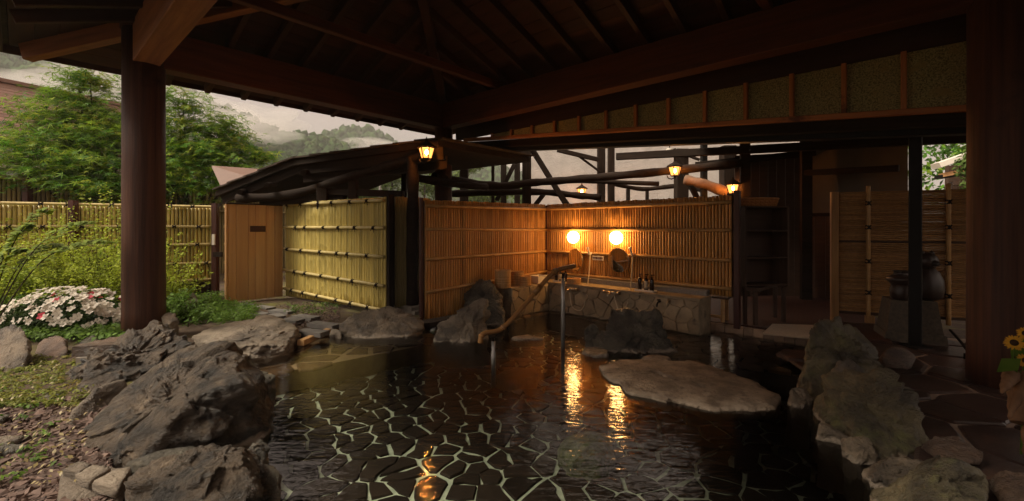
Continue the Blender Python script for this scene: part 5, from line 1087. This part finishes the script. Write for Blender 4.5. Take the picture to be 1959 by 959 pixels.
# ---------------------------------------------------------------- vegetation
NR = np.random.RandomState(4)
def leaf_mesh(name, C, Nrm, size, mat, shape='oval', lean=None):
    """one mesh of many leaves: centres C, normals Nrm, sizes; each leaf its own small face fan"""
    n = len(C); Nrm = Nrm/np.linalg.norm(Nrm, axis=1)[:, None]
    r = NR.normal(size=(n, 3)) if lean is None else lean+NR.normal(size=(n, 3))*.35
    X = r-Nrm*(r*Nrm).sum(1)[:, None]; X /= np.linalg.norm(X, axis=1)[:, None]+1e-9; Y = np.cross(Nrm, X); s = np.asarray(size).reshape(-1, 1)*np.ones((n, 1))
    if shape == 'oval':
        loc = [(-.5, 0, 0), (0, -.26, .05), (.5, 0, -.06), (0, .26, .05)]; F_ = [[0, 1, 2, 3]]
    elif shape == 'blade':
        loc = [(-.5, -.05, 0), (-.5, .05, 0), (.5, .0, -.1), (0, -.09, .03)]; F_ = [[0, 3, 2, 1]]
    elif shape == 'maple':
        loc = [(-.3, 0, 0)]; F_ = []
        for a, l in ((0, .75), (.95, .62), (-.95, .62), (1.9, .42), (-1.9, .42)):
            k = len(loc); loc += [(-.3+.32*l*math.cos(a-.28), .32*l*math.sin(a-.28)*1, .02), (-.3+l*math.cos(a)*1.15, l*math.sin(a)*1.15, -.08), (-.3+.32*l*math.cos(a+.28), .32*l*math.sin(a+.28), .02)]; F_.append([0, k, k+1, k+2])
    k = len(loc); Vv = np.empty((n, k, 3))
    for i, (a, b, c) in enumerate(loc): Vv[:, i] = C+X*a*s+Y*b*s+Nrm*c*s
    Fa = (np.array(F_)[None]+np.arange(n)[:, None, None]*k).reshape(-1, 4)
    return mesh_np(name, Vv.reshape(-1, 3), Fa, mat)
def rand_in(n): v = NR.normal(size=(n, 3)); v /= np.linalg.norm(v, axis=1)[:, None]; return v*NR.rand(n, 1)**(1/3)
def maple(name, label, base, lobes, mat, mat2, leafs=24, size=.19, group=None, spray=.27, dens=1.0, trunk=.09):
    base = Vector(base); t = thing(name, label, 'tree', base, group)
    tb = MB(); C, Nn = [], []
    fork = base+Vector((0, 0, 1.2)); P = spl([base, base+Vector((.08, .03, .6)), fork], 4); tb.tube([p-base for p in P], [trunk*(1-.3*i/(len(P)-1)) for i in range(len(P))], 8)
    put('trunk', tb.me('trunk', m_bark, True), t, Matrix.Translation(base))
    for (px, py, Y, rx, ry) in lobes:
        c = at(px, py, Y); ax, az = rx/F*Y, ry/F*Y
        mid = fork+(c-fork)*.5+Vector((R3(-.1, .1), R3(-.1, .1), -.12)); L_ = spl([fork, mid, c], 4); lb = MB(); lb.tube([p-fork for p in L_], [trunk*.55*(1-.8*i/(len(L_)-1)) for i in range(len(L_))], 6)
        ns = max(14, int(ax*az*112*dens)); q = rand_in(ns)*np.array([ax, ax*.8, az])+np.array(c); lay = .27; q[:, 2] = np.round(q[:, 2]/lay)*lay+NR.normal(size=ns)*.06
        for k in range(ns):
            tip = Vector(q[k]); 
            if k % 4 == 0: lb.tube([c-fork, (c+tip)/2-fork+Vector((0, 0, -.03)), tip-fork], [.012, .008, .003], 4, False)
            out_ = Vector((tip.x-c.x, tip.y-c.y, 0)); nl = int(leafs*R3(.6, 1.4)); g = NR.normal(size=(nl, 3))*np.array([spray, spray, .045])
            od = np.array([out_.x, out_.y, 0]); od /= np.linalg.norm(od)+1e-6
            tl = NR.normal(size=2)*.22; g[:, 2] += g[:, :2] @ tl-.16*np.clip((g[:, :2] @ od[:2]), -.3, 1); C.append(np.array(tip)+g); Nn.append(NR.normal(size=(nl, 3))*.38+np.array([od[0]*.25, od[1]*.25-.15, 1]))
        put('limb', lb.me('limb', m_bark, True), t, Matrix.Translation(fork))
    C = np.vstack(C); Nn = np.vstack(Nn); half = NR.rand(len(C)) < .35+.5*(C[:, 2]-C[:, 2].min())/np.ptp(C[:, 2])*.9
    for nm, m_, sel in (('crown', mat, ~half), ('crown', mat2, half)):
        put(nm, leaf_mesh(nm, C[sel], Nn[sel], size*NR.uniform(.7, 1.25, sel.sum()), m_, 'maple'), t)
    return t
LA_ = [(150,170,11,40,34), (172,150,11,22,20), (110,215,11,70,30), (185,225,11,60,34), (60,255,10.6,70,28), (150,268,10.6,90,30), (225,262,11,50,38), (30,292,10.4,60,22), (110,310,10.4,90,26), (205,318,10.6,70,34), (150,345,10.4,110,22), (215,372,10.3,50,22), (70,335,10.2,60,16)]
maple('maple_tree', 'tall green maple tree left of the thick post, in front of the brown tiled house', at(190,435,10.8)+Vector((0, 0, -1.4)), LA_, m_maple, m_mapleY)
LB_ = [(345,222,11.4,34,30), (350,195,11.4,14,20), (330,262,11.2,40,36), (400,255,11.6,50,24), (425,235,11.6,26,20), (390,285,11.4,70,28), (455,280,11.8,45,22), (345,315,11,60,32), (420,320,11.3,80,26), (330,355,10.8,50,24), (395,355,11,50,20), (490,305,11.8,22,14)]
maple('maple_tree', 'green maple tree right of the thick post with yellowish tips', at(360,435,11.2)+Vector((0, 0, -1.4)), LB_, m_maple, m_mapleY)
def spirea(name, label, base, w, h, n, mat, size=.042, spread=.55, group=None, cat='shrub', leafn=46):
    base = Vector(base); t = thing(name, label, cat, base, group); sb = MB(); C, Nn, Le = [], [], []
    for i in range(n):
        pl_ = cat == 'shrub' and i < n*.09 and h > .9
        a, r = R3(0, 6.283), abs(rng.gauss(0, .5)); o = Vector((math.cos(a)*r*w*.5, math.sin(a)*r*w*.4, 0)); hh = h*R3(.55, 1.1)*(1-.35*min(r, 1)); ou = Vector((math.cos(a), math.sin(a), 0))*spread*h*R3(.3, 1)
        p0, p1, p2 = o, o+ou*.35+Vector((0, 0, hh*.7)), o+ou+Vector((0, 0, hh*R3(.85, 1.0)))
        if pl_: hh = h*R3(1.1, 1.32); p1, p2 = o+ou*.15+Vector((0, 0, hh*.6)), o+ou*.35+Vector((0, 0, hh))
        if i % 3 == 0: sb.tube([p0, (p0+p1)*.5, p1, p2], [.006, .005, .003, .001], 3, False)
        for k in range(leafn):
            f = .18+.82*rng.random(); q = p0*(1-f)**2+p1*2*f*(1-f)+p2*f*f; wd = (.045 if pl_ else .075)*(1.15-f); C.append((q.x+rng.gauss(0, wd), q.y+rng.gauss(0, wd), max(.01, q.z+rng.gauss(0, wd*.7)))); Nn.append((rng.gauss(0, .6), rng.gauss(0, .6)-.2, 1))
    put('stems', sb.me('stems', m_bark), t, Matrix.Translation(base)); C = np.array(C)+np.array(base)
    put('foliage', leaf_mesh('foliage', C, np.array(Nn), size*NR.uniform(.6, 1.3, len(C)), mat), t); return t
for x, y, w, h, n, lb in ((40, 590, 1.5, 1.35, 200, 'feathery yellow-green shrub at the left picture edge'), (140, 585, 1.6, 1.4, 200, 'feathery yellow-green shrub behind the middle of the white azalea'), (215, 580, 1.3, 1.6, 190, 'feathery yellow-green shrub with upright tips just left of the thick post'),
                          (312, 578, .55, 1.0, 80, 'feathery yellow-green shrub peeking out right of the thick post'), (88, 560, 1.3, 1.25, 150, 'feathery yellow-green shrub close to the garden fence')):
    c = gp(x, y, .1); c.y = min(max(c.y, 6.5), 7.0); c.x = (x-CX)/F*c.y; spirea('spirea_shrub', lb, (c.x, c.y, .06), w, h, n, m_spirea)
for px, py, Y, ht in ((205, 430, 6.6, .55), (220, 415, 6.9, .6), (140, 440, 6.7, .5), (320, 470, 6.9, .4)): pass
# dark dense base under the shrubs
for x, Y, w, lb in ((20, 6.1, 1.3, 'dense low green shrub at the left edge behind the granite boulder'), (165, 6.5, 1.5, 'dense low green shrub behind the azalea flowers'), (318, 6.3, .8, 'leafy green shrub right of the thick post')):
    c = at(x, 500, Y); spirea('low_shrub', lb, (c.x, Y, .05), w, .55, 90, m_green, .05, .5)
# arching branch with long leaflets
c = at(-40, 520, 5.0); ab = thing('arching_shrub', 'arching leafy branch with a few yellow leaves reaching in from the left edge', 'branch', (c.x, 5.0, .05)); C, Nn, Le = [], [], []; sb = MB()
for tip in ((60, 430), (120, 470), (205, 462), (90, 400), (170, 424), (40, 480)):
    p0 = Vector((c.x, 5.0, .1)); p3 = at(tip[0], tip[1], 5.15+R3(-.25, .25)); P = spl([p0, p0+(p3-p0)*.45+Vector((0, 0, .38)), p0+(p3-p0)*.8+Vector((0, 0, .22)), p3], 8)
    sb.tube([p-p0 for p in P], [.009*(1-.8*i/(len(P)-1)) for i in range(len(P))], 4)
    for i in range(8, len(P)):
        d = (P[i]-P[i-1]).normalized(); sd = Vector((0, 0, 1)).cross(d).normalized()
        for s in (-1, 1):
            for k in range(2): q = P[i]+sd*s*.05+Vector((R3(-.02, .02), R3(-.02, .02), R3(-.03, .01))); C.append(tuple(q)); Nn.append((sd.x*s*.2, -.3+R3(-.2, .2), 1)); Le.append(tuple(sd*s*.9+d*.6+Vector((0, 0, -.2))))
put('stems', sb.me('stems', m_bark), ab, Matrix.Translation((c.x, 5.0, .1))); put('foliage', leaf_mesh('foliage', np.array(C), np.array(Nn), .105*NR.uniform(.7, 1.2, len(C)), m_arch, lean=np.array(Le)), ab)
C2 = np.array(C)[NR.rand(len(C)) < .12]; put('yellow_leaves', leaf_mesh('yellow_leaves', C2+np.array([0, -.02, -.03]), NR.normal(size=C2.shape)*.4+np.array([0, -.6, .6]), .09, m_spirea), ab)
# white azalea with flowers as pieces
AY = 5.8; az = at(128, 590, AY); za = thing('azalea_bush', 'low azalea bush covered with white flowers and a few pink ones', 'bush', (az.x, AY, .12))
def flower_mesh(nm, mat, r, seed, petals=5):
    q = random.Random(seed); b = MB()
    for k in range(petals):
        t = 2*math.pi*k/petals+q.uniform(-.1, .1); d = Vector((math.cos(t), math.sin(t), 0)); s_ = Vector((-d.y, d.x, 0)); z = q.uniform(-.15, .2)
        b.add([d*.08*r, d*.55*r+s_*.40*r+Vector((0, 0, .22*r)), d*r+s_*.18*r+Vector((0, 0, (.30+z)*r)), d*r-s_*.18*r+Vector((0, 0, (.30+z)*r)), d*.55*r-s_*.40*r+Vector((0, 0, .22*r))], [[0,4,3,2,1]])
    b.tube([(0, 0, 0), (0, 0, .3*r)], [.03*r, .02*r], 4, False); return b.me(nm, mat)
fm = [flower_mesh('flower', m_petalW, .043, s) for s in range(4)]; fp = [flower_mesh('flower', m_petalP, .045, 9+s) for s in range(2)]
RX, RY, RZ_ = .80, .50, .44; n = 0
C = rand_in(6000)*np.array([RX, RY, RZ_])*1.0; C[:, 2] = np.abs(C[:, 2]); put('foliage', leaf_mesh('foliage', C+np.array([az.x, AY, .12]), NR.normal(size=C.shape)*.6+np.array([0, -.2, 1]), .05, m_dkgreen), za)
while n < 250:
    a, e = R3(0, 6.283), math.asin(R3(.12, 1)); d = Vector((math.cos(a)*math.cos(e), math.sin(a)*math.cos(e), math.sin(e)))
    if d.y > .45: continue
    bump_ = 1+.10*math.sin(5*a)+R3(-.05, .05); p = Vector((d.x*RX*bump_, d.y*RY*bump_, d.z*RZ_*bump_+.05)); nrm = (d+Vector((R3(-.5, .5), R3(-.7, .1), R3(-.2, .5)))).normalized()
    pink = (abs(p.x+.22) < .06 and abs(p.z-.26) < .04) or (abs(p.x-.18) < .06 and abs(p.z-.40) < .04) or (abs(p.x-.1) < .04 and abs(p.z-.22) < .04) or n % 47 == 5
    mm = nrm.to_track_quat('Z', 'Y').to_matrix().to_4x4(); mm.translation = Vector((az.x, AY, .13))+p
    o = put('flower', (rng.choice(fp) if pink else rng.choice(fm)), za, mm @ Matrix.Diagonal((*([R3(.8, 1.2)]*3), 1))); n += 1
# ferns and ground cover
def cover(name, label, pxs, n, h, mat, size, z=.07, shape='blade', tuft=14, area_z=.06):
    C, Nn, Le = [], [], []
    for i in range(n):
        x, y = pxs(); c = gp(x, y, area_z)
        if inside((c.x, c.y), POOL): continue
        for k in range(tuft):
            a = R3(0, 6.283); r = R3(.0, h*.9); f = r/(h*.9); C.append((c.x+math.cos(a)*r, c.y+math.sin(a)*r, z+h*(.15+.8*math.sin(f*2.2))*R3(.7, 1.1))); Nn.append((math.cos(a)*.5, math.sin(a)*.5-.2, 1)); Le.append((math.cos(a), math.sin(a), .3))
    return tag(put(name, leaf_mesh(name, np.array(C), np.array(Nn), size*NR.uniform(.6, 1.3, len(C)), mat, shape, np.array(Le))), label, kind='stuff')
cover('ferns', 'low fresh green ferns and leaves below the azalea', lambda: (R3(20, 245), R3(605, 665)), 260, .17, m_green, .055, shape='oval', tuft=26)
cover('ferns', 'low green plants and grass right of the thick post', lambda: (R3(315, 420), R3(575, 622)), 130, .20, m_green, .055, shape='oval', tuft=30)
cover('grass', 'bright low grass beside the flat pale boulder', lambda: (R3(370, 490), R3(588, 628)), 170, .13, m_green, .07, shape='blade', tuft=26)
cover('moss', 'yellowish moss and small weeds over the slate chips', lambda: (R3(-30, 175)*(1), R3(668, 790)), 320, .045, m_weed, .028, shape='oval', tuft=16, z=.085)
cover('moss', 'patchy low weeds at the foot of the granite boulder', lambda: (R3(-30, 120), R3(700, 780)), 120, .035, m_arch, .026, shape='oval', tuft=12, z=.08)
cover('moss', 'sparse small weeds among the slate chips', lambda: (R3(-20, 120), R3(760, 950)), 26, .05, m_green, .028, shape='oval', tuft=14, z=.085)
cover('grass', 'thin grass at the foot of the yellow screen', lambda: (R3(545, 650), R3(585, 605)), 50, .07, m_green, .05, tuft=14)
# slate chips: flat shards
def chips(name, label, pxs, n, s0, s1):
    b_v, b_f = [], []
    for i in range(n):
        x, y = pxs(); c = gp(x, y, .085)
        if inside((c.x, c.y), POOL) or dist_poly((c.x, c.y), POOL) < .05: continue
        s = R3(s0, s1)*(.6 if rng.random() < .6 else 1); a = R3(0, 6.28); k = rng.choice((4, 5, 6)); m = Matrix.Rotation(a, 3, 'Z') @ Matrix.Rotation(rng.gauss(0, .22), 3, 'X') @ Matrix.Rotation(rng.gauss(0, .22), 3, 'Y'); h = s*R3(.12, .3); o = len(b_v); el = R3(.5, .9)
        ring = [(s*.5*math.cos(2*math.pi*j/k+R3(-.3, .3)), s*.5*el*math.sin(2*math.pi*j/k+R3(-.3, .3))) for j in range(k)]
        for z in (0, h):
            for p in ring: v = m @ Vector((p[0]*(1 if z == 0 else .86), p[1]*(1 if z == 0 else .86), z)); b_v.append((c.x+v.x, c.y+v.y, .072+v.z+R3(0, .012)))
        b_f += [[o+j, o+(j+1) % k, o+k+(j+1) % k, o+k+j] for j in range(k)]+[[o+k+j for j in range(k)]]
    return tag(put(name, mesh_np(name, b_v, b_f, m_chip)), label, kind='stuff')
chips('slate_chips', 'broken slate chips scattered on the earth at the bottom left', lambda: (R3(-60, 210), 700+270*rng.random()**.8), 5200, .025, .085)
chips('gravel', 'brown gravel between the stepping stones by the gate', lambda: (R3(430, 650), R3(578, 640)), 1800, .02, .055)
cover('fallen_leaves', 'small dry leaves lying on the gravel', lambda: (R3(-30, 190), R3(690, 950)), 160, .06, m_bamO, .03, shape='oval', tuft=2, z=.09)
# sunflowers and driftwood at the right edge
dv0 = at(1945, 770, 2.55); dw = thing('driftwood', 'twisted brown driftwood stump on the deck at the right edge', 'driftwood', (dv0.x, 2.55, .07))
P = spl([at(1955, 810, 2.55), at(1948, 760, 2.6), at(1938, 720, 2.6), at(1926, 735, 2.5), at(1916, 752, 2.45)], 5); put('root', MB().tube([p-P[0] for p in P], [.05, .055, .05, .055, .05, .045, .05, .04, .045, .04, .04, .035, .04, .03, .03, .02, .025, .018, .012, .01, .004][:len(P)], 9).me('root', m_drift, True), dw, Matrix.Translation(P[0]))
P = spl([at(1990, 700, 2.6), at(1962, 730, 2.55), at(1945, 765, 2.5), at(1930, 800, 2.45)], 6); put('branch', MB().tube([p-P[0] for p in P], [.05-.045*i/(len(P)-1)+R3(-.004, .004) for i in range(len(P))], 9).me('branch', m_drift, True), dw, Matrix.Translation(P[0]))
P = spl([at(1985, 880, 2.5), at(1975, 820, 2.55), at(1985, 760, 2.65), at(1995, 700, 2.7)], 6); put('trunk', MB().tube([p-P[0] for p in P], [.055-.03*i/(len(P)-1)+R3(-.008, .008) for i in range(len(P))], 10).me('trunk', m_drift, True), dw, Matrix.Translation(P[0]))
pet = MB().add([(0, -.008, 0), (.035, -.016, .008), (.075, -.008, .004), (.088, 0, -.004), (.075, .008, .004), (.035, .016, .008), (0, .008, 0)], [[0,1,2,3,4,5,6]]).me('petal', m_yellow)
for (x, y, Y, lb, s) in ((1940, 656, 2.50, 'yellow sunflower with brown centre facing the pool, left of the bunch', .5), (1962, 638, 2.62, 'yellow sunflower partly cut by the right picture edge, upper', .45), (1962, 690, 2.55, 'yellow sunflower partly cut by the right picture edge, lower', .45)):
    c = at(x, y, Y); sf = thing('sunflower', lb, 'flower', c, 'sunflowers at the right edge'); n_ = Vector((-.55, -.75, .28)).normalized(); bq = n_.to_track_quat('Z', 'Y').to_matrix().to_4x4(); bq.translation = c
    for k in range(26): put('petal', pet, sf, bq @ Matrix.Rotation(2*math.pi*k/26+R3(-.08, .08), 4, 'Z') @ Matrix.Translation((.022*s, 0, -.004*(k % 2))) @ Matrix.Rotation(R3(-.25, .1), 4, 'Y') @ Matrix.Scale(s*R3(.65, .85), 4))
    put('centre', MB().lathe([(.038*s, -.012), (.036*s, .004), (.022*s, .013), (.004, .015)], n=16).me('centre', m_seed, True), sf, bq)
    st_ = spl([c-n_*.01, c-n_*.06+Vector((.01, 0, -.08)), Vector((c.x+.16, Y+.10, .45)), Vector((c.x+.20, Y+.14, .10))], 5); put('stem', MB().tube([p-c for p in st_], .006, 5).me('stem', m_green), sf, Matrix.Translation(c))
    put('leaf', leaf_mesh('leaf', np.array([tuple(st_[8]+Vector((.02, -.02, 0))), tuple(st_[6]+Vector((-.05, -.02, 0)))]), np.array([(-.3, -.6, .6), (-.3, -.6, .6)]), .16, m_green), sf)

# ---------------------------------------------------------------- beyond the fence: houses, wood, hills
def bushy(name, label, c, rx, rz_, mat, n=2600, size=.3, group=None, trunk_h=None):
    c = Vector(c); t = thing(name, label, 'tree', (c.x, c.y, 0), group); nb = 9; B = rand_in(nb)*np.array([rx*.75, rx*.6, rz_*.75]); k = NR.randint(0, nb, n); d = NR.normal(size=(n, 3)); d /= np.linalg.norm(d, axis=1)[:, None]
    C = B[k]+d*np.array([rx*.45, rx*.45, rz_*.42])*NR.uniform(.55, 1.05, (n, 1)); put('crown', leaf_mesh('crown', C+np.array(c), d+np.array([0, -.1, .5])+NR.normal(size=(n, 3))*.4, size*NR.uniform(.6, 1.2, n), mat), t)
    b = MB().tube([(0, 0, 0), (0, .05, c.z*.5), (0, 0, c.z)], [rx*.07, rx*.05, rx*.03], 7)
    put('trunk', b.me('trunk', m_bark, True), t, Matrix.Translation((c.x, c.y, 0))); return t
hs = thing('tiled_house', 'house with brown tiled roof and cream wall behind the left maple', 'house', (-21, 18, 0))
he = Vector((.43, .90, 0)).normalized(); hn = Vector((.90, -.43, 0)); R0 = Vector((-22.1, 16.2, 7.45)); HL = 9.0; n_ = 19; run, drop = 2.6, 2.75
for i in range(n_):
    p = R0+hn*run*(i/n_)+Vector((0, 0, -drop*i/n_)); q_ = R0+hn*run*((i+1.12)/n_)+Vector((0, 0, -drop*(i+1)/n_+.0)); nn_ = (q_-p).cross(he).normalized(); nn_ = nn_ if nn_.z > 0 else -nn_
    c = (p+q_)/2; beam('tile_course', c-he*1.5, c+he*(HL-1.5), (q_-p).length, .05, m_tileroof, hs, nn_, .012)
beam('ridge', R0-he*1.5+Vector((0, 0, .06)), R0+he*(HL-1.5)+Vector((0, 0, .06)), .3, .16, m_tileroof, hs); p = R0+hn*run+Vector((0, 0, -drop-.08)); beam('gutter', p-he*1.5, p+he*(HL-1.5), .14, .12, m_brownpost, hs)
p = R0+hn*(run-.5); beam('wall', Vector((p.x, p.y, 2.2))-he*1.2, Vector((p.x, p.y, 2.2))+he*(HL-2), .25, 4.4, m_cream, hs); p = R0+hn*(run-.36); beam('window', Vector((p.x, p.y, 3.1))+he*.2, Vector((p.x, p.y, 3.1))+he*2.2, .05, 1.0, m_glass, hs); beam('window_band', Vector((p.x, p.y, 3.66))-he*1, Vector((p.x, p.y, 3.66))+he*5, .06, .1, m_brownpost, hs)
nh = thing('neighbour_house', 'neighbouring house with white eaves and amber boards glimpsed beside the right post', 'house', at(1840, 330, 13))
for (x0, y0, x1, y1, w_, m_) in ((1790, 318, 1885, 285, .5, m_white), (1800, 336, 1890, 318, .25, m_cedar), (1790, 340, 1895, 325, .12, m_steel), (1820, 352, 1895, 345, .3, m_brownwall)):
    beam('eave_board' if m_ is not m_brownwall else 'wall_board', at(x0, y0, 13), at(x1, y1, 12.6), w_, .16 if m_ is m_white else .12, m_, nh)
bushy('leafy_tree', 'dark leafy tree behind the neighbouring house by the right post', at(1840, 300, 19), 3.0, 2.6, m_maple, 2600, .3)
beam('wall', at(1810, 380, 13.6), at(1960, 380, 13), .2, 2, m_brownwall, nh)
for px, py, Y, rx, rz_, lb in ((655, 362, 34, 1.5, 1.5, 'bright green leafy tree far behind, left under the lean-to roof'), (700, 352, 40, 2.2, 2.0, 'bright green leafy tree far behind, middle under the lean-to roof'), (750, 348, 44, 2.6, 2.0, 'bright green leafy tree far behind, beside the utility pole'), (812, 345, 40, 2.0, 2.0, 'bright green leafy tree far behind, left of the round back post'),
                               (888, 318, 50, 2.4, 2.0, 'green tree top far behind, right of the round back post'), (930, 372, 46, 3.2, 1.2, 'low green tree far behind, beneath the curved log'), (600, 372, 30, 1.5, 1.0, 'small green tree far behind the small metal roof'), (1862, 325, 9.5, .34, .6, 'thin leafy tree glimpsed beside the right post'), (1000, 375, 60, 4, 2, 'green tree far behind the timber frame')):
    bushy('leafy_tree', lb, at(px, py, Y), rx, rz_, m_forestL, n=1800, size=.07*max(rx, .5)**.5*3 if Y > 20 else .09)
up = at(727, 345, 38); ut = thing('utility_pole', 'thin utility pole far behind among the bright trees', 'pole', (up.x, up.y, 0)); put('pole', MB().lathe([(.13, 0), (.1, up.z+1)], n=8).me('pole', m_metal), ut, Matrix.Translation((up.x, up.y, 0))); put('crossarm', MB().box((0, 0, up.z+.6), (1.1, .1, .1)).box((0, 0, up.z+.2), (.8, .1, .1)).me('crossarm', m_metal), ut, Matrix.Translation((up.x, up.y, 0)))
def hill(name, label, ridge_, D, depth, n_tr, tr, seed):
    xs = [p[0] for p in ridge_]; ys = [p[1] for p in ridge_]; nx, ny = 150, 26; V_ = []
    for j in range(ny):
        t = j/(ny-1); f = min(1, t/.72); up_ = 1-(max(0, (t-.72)/.28))**1.5
        for i in range(nx):
            px = xs[0]+(xs[-1]-xs[0])*i/(nx-1); py = np.interp(px, xs, ys); Y = D-depth*(1-t/.72); top = CAMZ-(py-HY)/F*D
            V_.append(((px-CX)/F*D, Y, -2+(top+2)*(f**.85)*up_))
    V_ = np.array(V_); V_[:, 2] += fbm(V_*np.array([1, 1, 0])*(7/D), seed, 4)*D*.010*np.clip(V_[:, 2]/10, 0, 1)
    Fa = np.array([[j*nx+i, j*nx+i+1, (j+1)*nx+i+1, (j+1)*nx+i] for j in range(ny-1) for i in range(nx-1)])
    tag(put(name, mesh_np(name, V_, Fa, m_hill, True)), kind='structure')
    G_ = V_.reshape(ny, nx, 3); js = NR.uniform(3, (ny-1)*.80, n_tr); is_ = NR.uniform(0, nx-1.01, n_tr); j0, i0 = js.astype(int), is_.astype(int); fj, fi = (js-j0)[:, None], (is_-i0)[:, None]
    C = G_[j0, i0]*(1-fj)*(1-fi)+G_[j0+1, i0]*fj*(1-fi)+G_[j0, i0+1]*(1-fj)*fi+G_[j0+1, i0+1]*fj*fi
    sz = tr*NR.uniform(.45, 1.25, n_tr); pv, pf = ico(2); dv_ = pv[None]*(1+.38*NR.normal(size=(n_tr, len(pv), 1)).clip(-1.6, 1.6))*sz[:, None, None]*np.array([1, 1, 1.15])
    con = NR.rand(n_tr) < .22; dv_[con] = (pv[None]*np.array([.55, .55, 1.7])*(1-.4*np.clip(pv[None, :, 2:], -1, 1))*(1+.2*NR.normal(size=(con.sum(), len(pv), 1))))*sz[con][:, None, None]
    vv = (C[:, None]+dv_+np.array([0, 0, 1])*sz[:, None, None]*.3).reshape(-1, 3); ff = (pf[None]+np.arange(n_tr)[:, None, None]*len(pv)).reshape(-1, 3)
    # a loose skin of leaf clumps breaks up each crown
    n2 = n_tr*14; k = NR.randint(0, n_tr, n2); d = NR.normal(size=(n2, 3)); d /= np.linalg.norm(d, axis=1)[:, None]; lc = C[k]+d*sz[k][:, None]*np.array([1.05, 1.05, 1.15])*NR.uniform(.8, 1.2, (n2, 1))+np.array([0, 0, 1])*sz[k][:, None]*.3
    tag(put('forest', mesh_np('forest', vv, ff, m_forest, False)), label, kind='stuff')
    tag(put('forest_leaves', leaf_mesh('forest_leaves', lc, d+np.array([0, -.2, .6]), tr*.42*NR.uniform(.5, 1.2, n2), m_forest)), label+', loose leaf clumps', kind='stuff')
hill('hill', 'misty wooded hillside at the left under the eave', [(-420, 60), (-200, 80), (0, 108), (150, 112), (240, 140), (330, 163), (400, 200), (470, 228), (540, 262), (600, 276), (650, 292), (720, 330), (800, 375)], 230, 130, 5600, 2.3, 31)
hill('hill', 'farther wooded hill fading in the mist in the middle', [(440, 360), (520, 320), (580, 290), (630, 264), (672, 251), (712, 253), (750, 275), (800, 296), (860, 305), (900, 300), (950, 320), (1040, 350), (1150, 380)], 390, 170, 3000, 3.2, 37)
hill('hill', 'farthest pale mountain seen between the black posts', [(600, 400), (780, 330), (850, 300), (905, 285), (940, 300), (990, 340), (1100, 370), (1250, 380)], 620, 200, 1200, 5, 41)
HAZE = .0007
# ---------------------------------------------------------------- mist
def air(name, label, c, d, dens, shape='box', col=(.86, .84, .82), seed=0):
    m = bpy.data.materials.new(name); m.use_nodes = True; t = m.node_tree; t.nodes.clear(); v = t.nodes.new('ShaderNodeVolumePrincipled'); v.inputs['Density'].default_value = dens; v.inputs['Color'].default_value = (*col, 1); v.inputs['Anisotropy'].default_value = .1
    o = t.nodes.new('ShaderNodeOutputMaterial'); t.links.new(v.outputs[0], o.inputs['Volume'])
    if shape == 'box': me = MB().box((0, 0, 0), d).me(name, m)
    else:
        pv, pf = ico(4); n = 1+.45*fbm(pv*1.6+seed, seed, 4)[:, None]; me = mesh_np(name, pv*n*np.array(d)/2, pf, m, True)
    return tag(put(name, me, None, Matrix.Translation(c)), label, kind='stuff')
air('haze', 'thin damp air over the valley', (0, 380, 60), (1700, 840, 126), HAZE)

for i, (px, py, Y, w, h, dp, dn) in enumerate(((200, 165, 185, 60, 16, 40, .011), (330, 235, 165, 60, 14, 40, .014), (60, 165, 180, 50, 9, 30, .009), (430, 255, 190, 60, 13, 40, .018), (570, 290, 260, 60, 16, 40, .018), (640, 300, 330, 70, 14, 40, .016), (700, 285, 350, 50, 14, 40, .012), (900, 320, 420, 120, 40, 60, .012), (945, 345, 400, 140, 30, 60, .012), (480, 240, 330, 70, 24, 50, .010))):
    air('mist', ('drifting bank of mist on the wooded slopes, ' + ('above the left maple', 'below the ridge left of the eave', 'over the tiled house', 'along the middle slope', 'in the saddle between the hills', 'low between the hills', 'crossing the far hilltop', 'beneath the farthest mountain', 'in the valley mouth', 'behind the near ridge')[i]), at(px, py, Y), (w, dp, h), dn*3.4, 'blob', (.9, .87, .84), i)
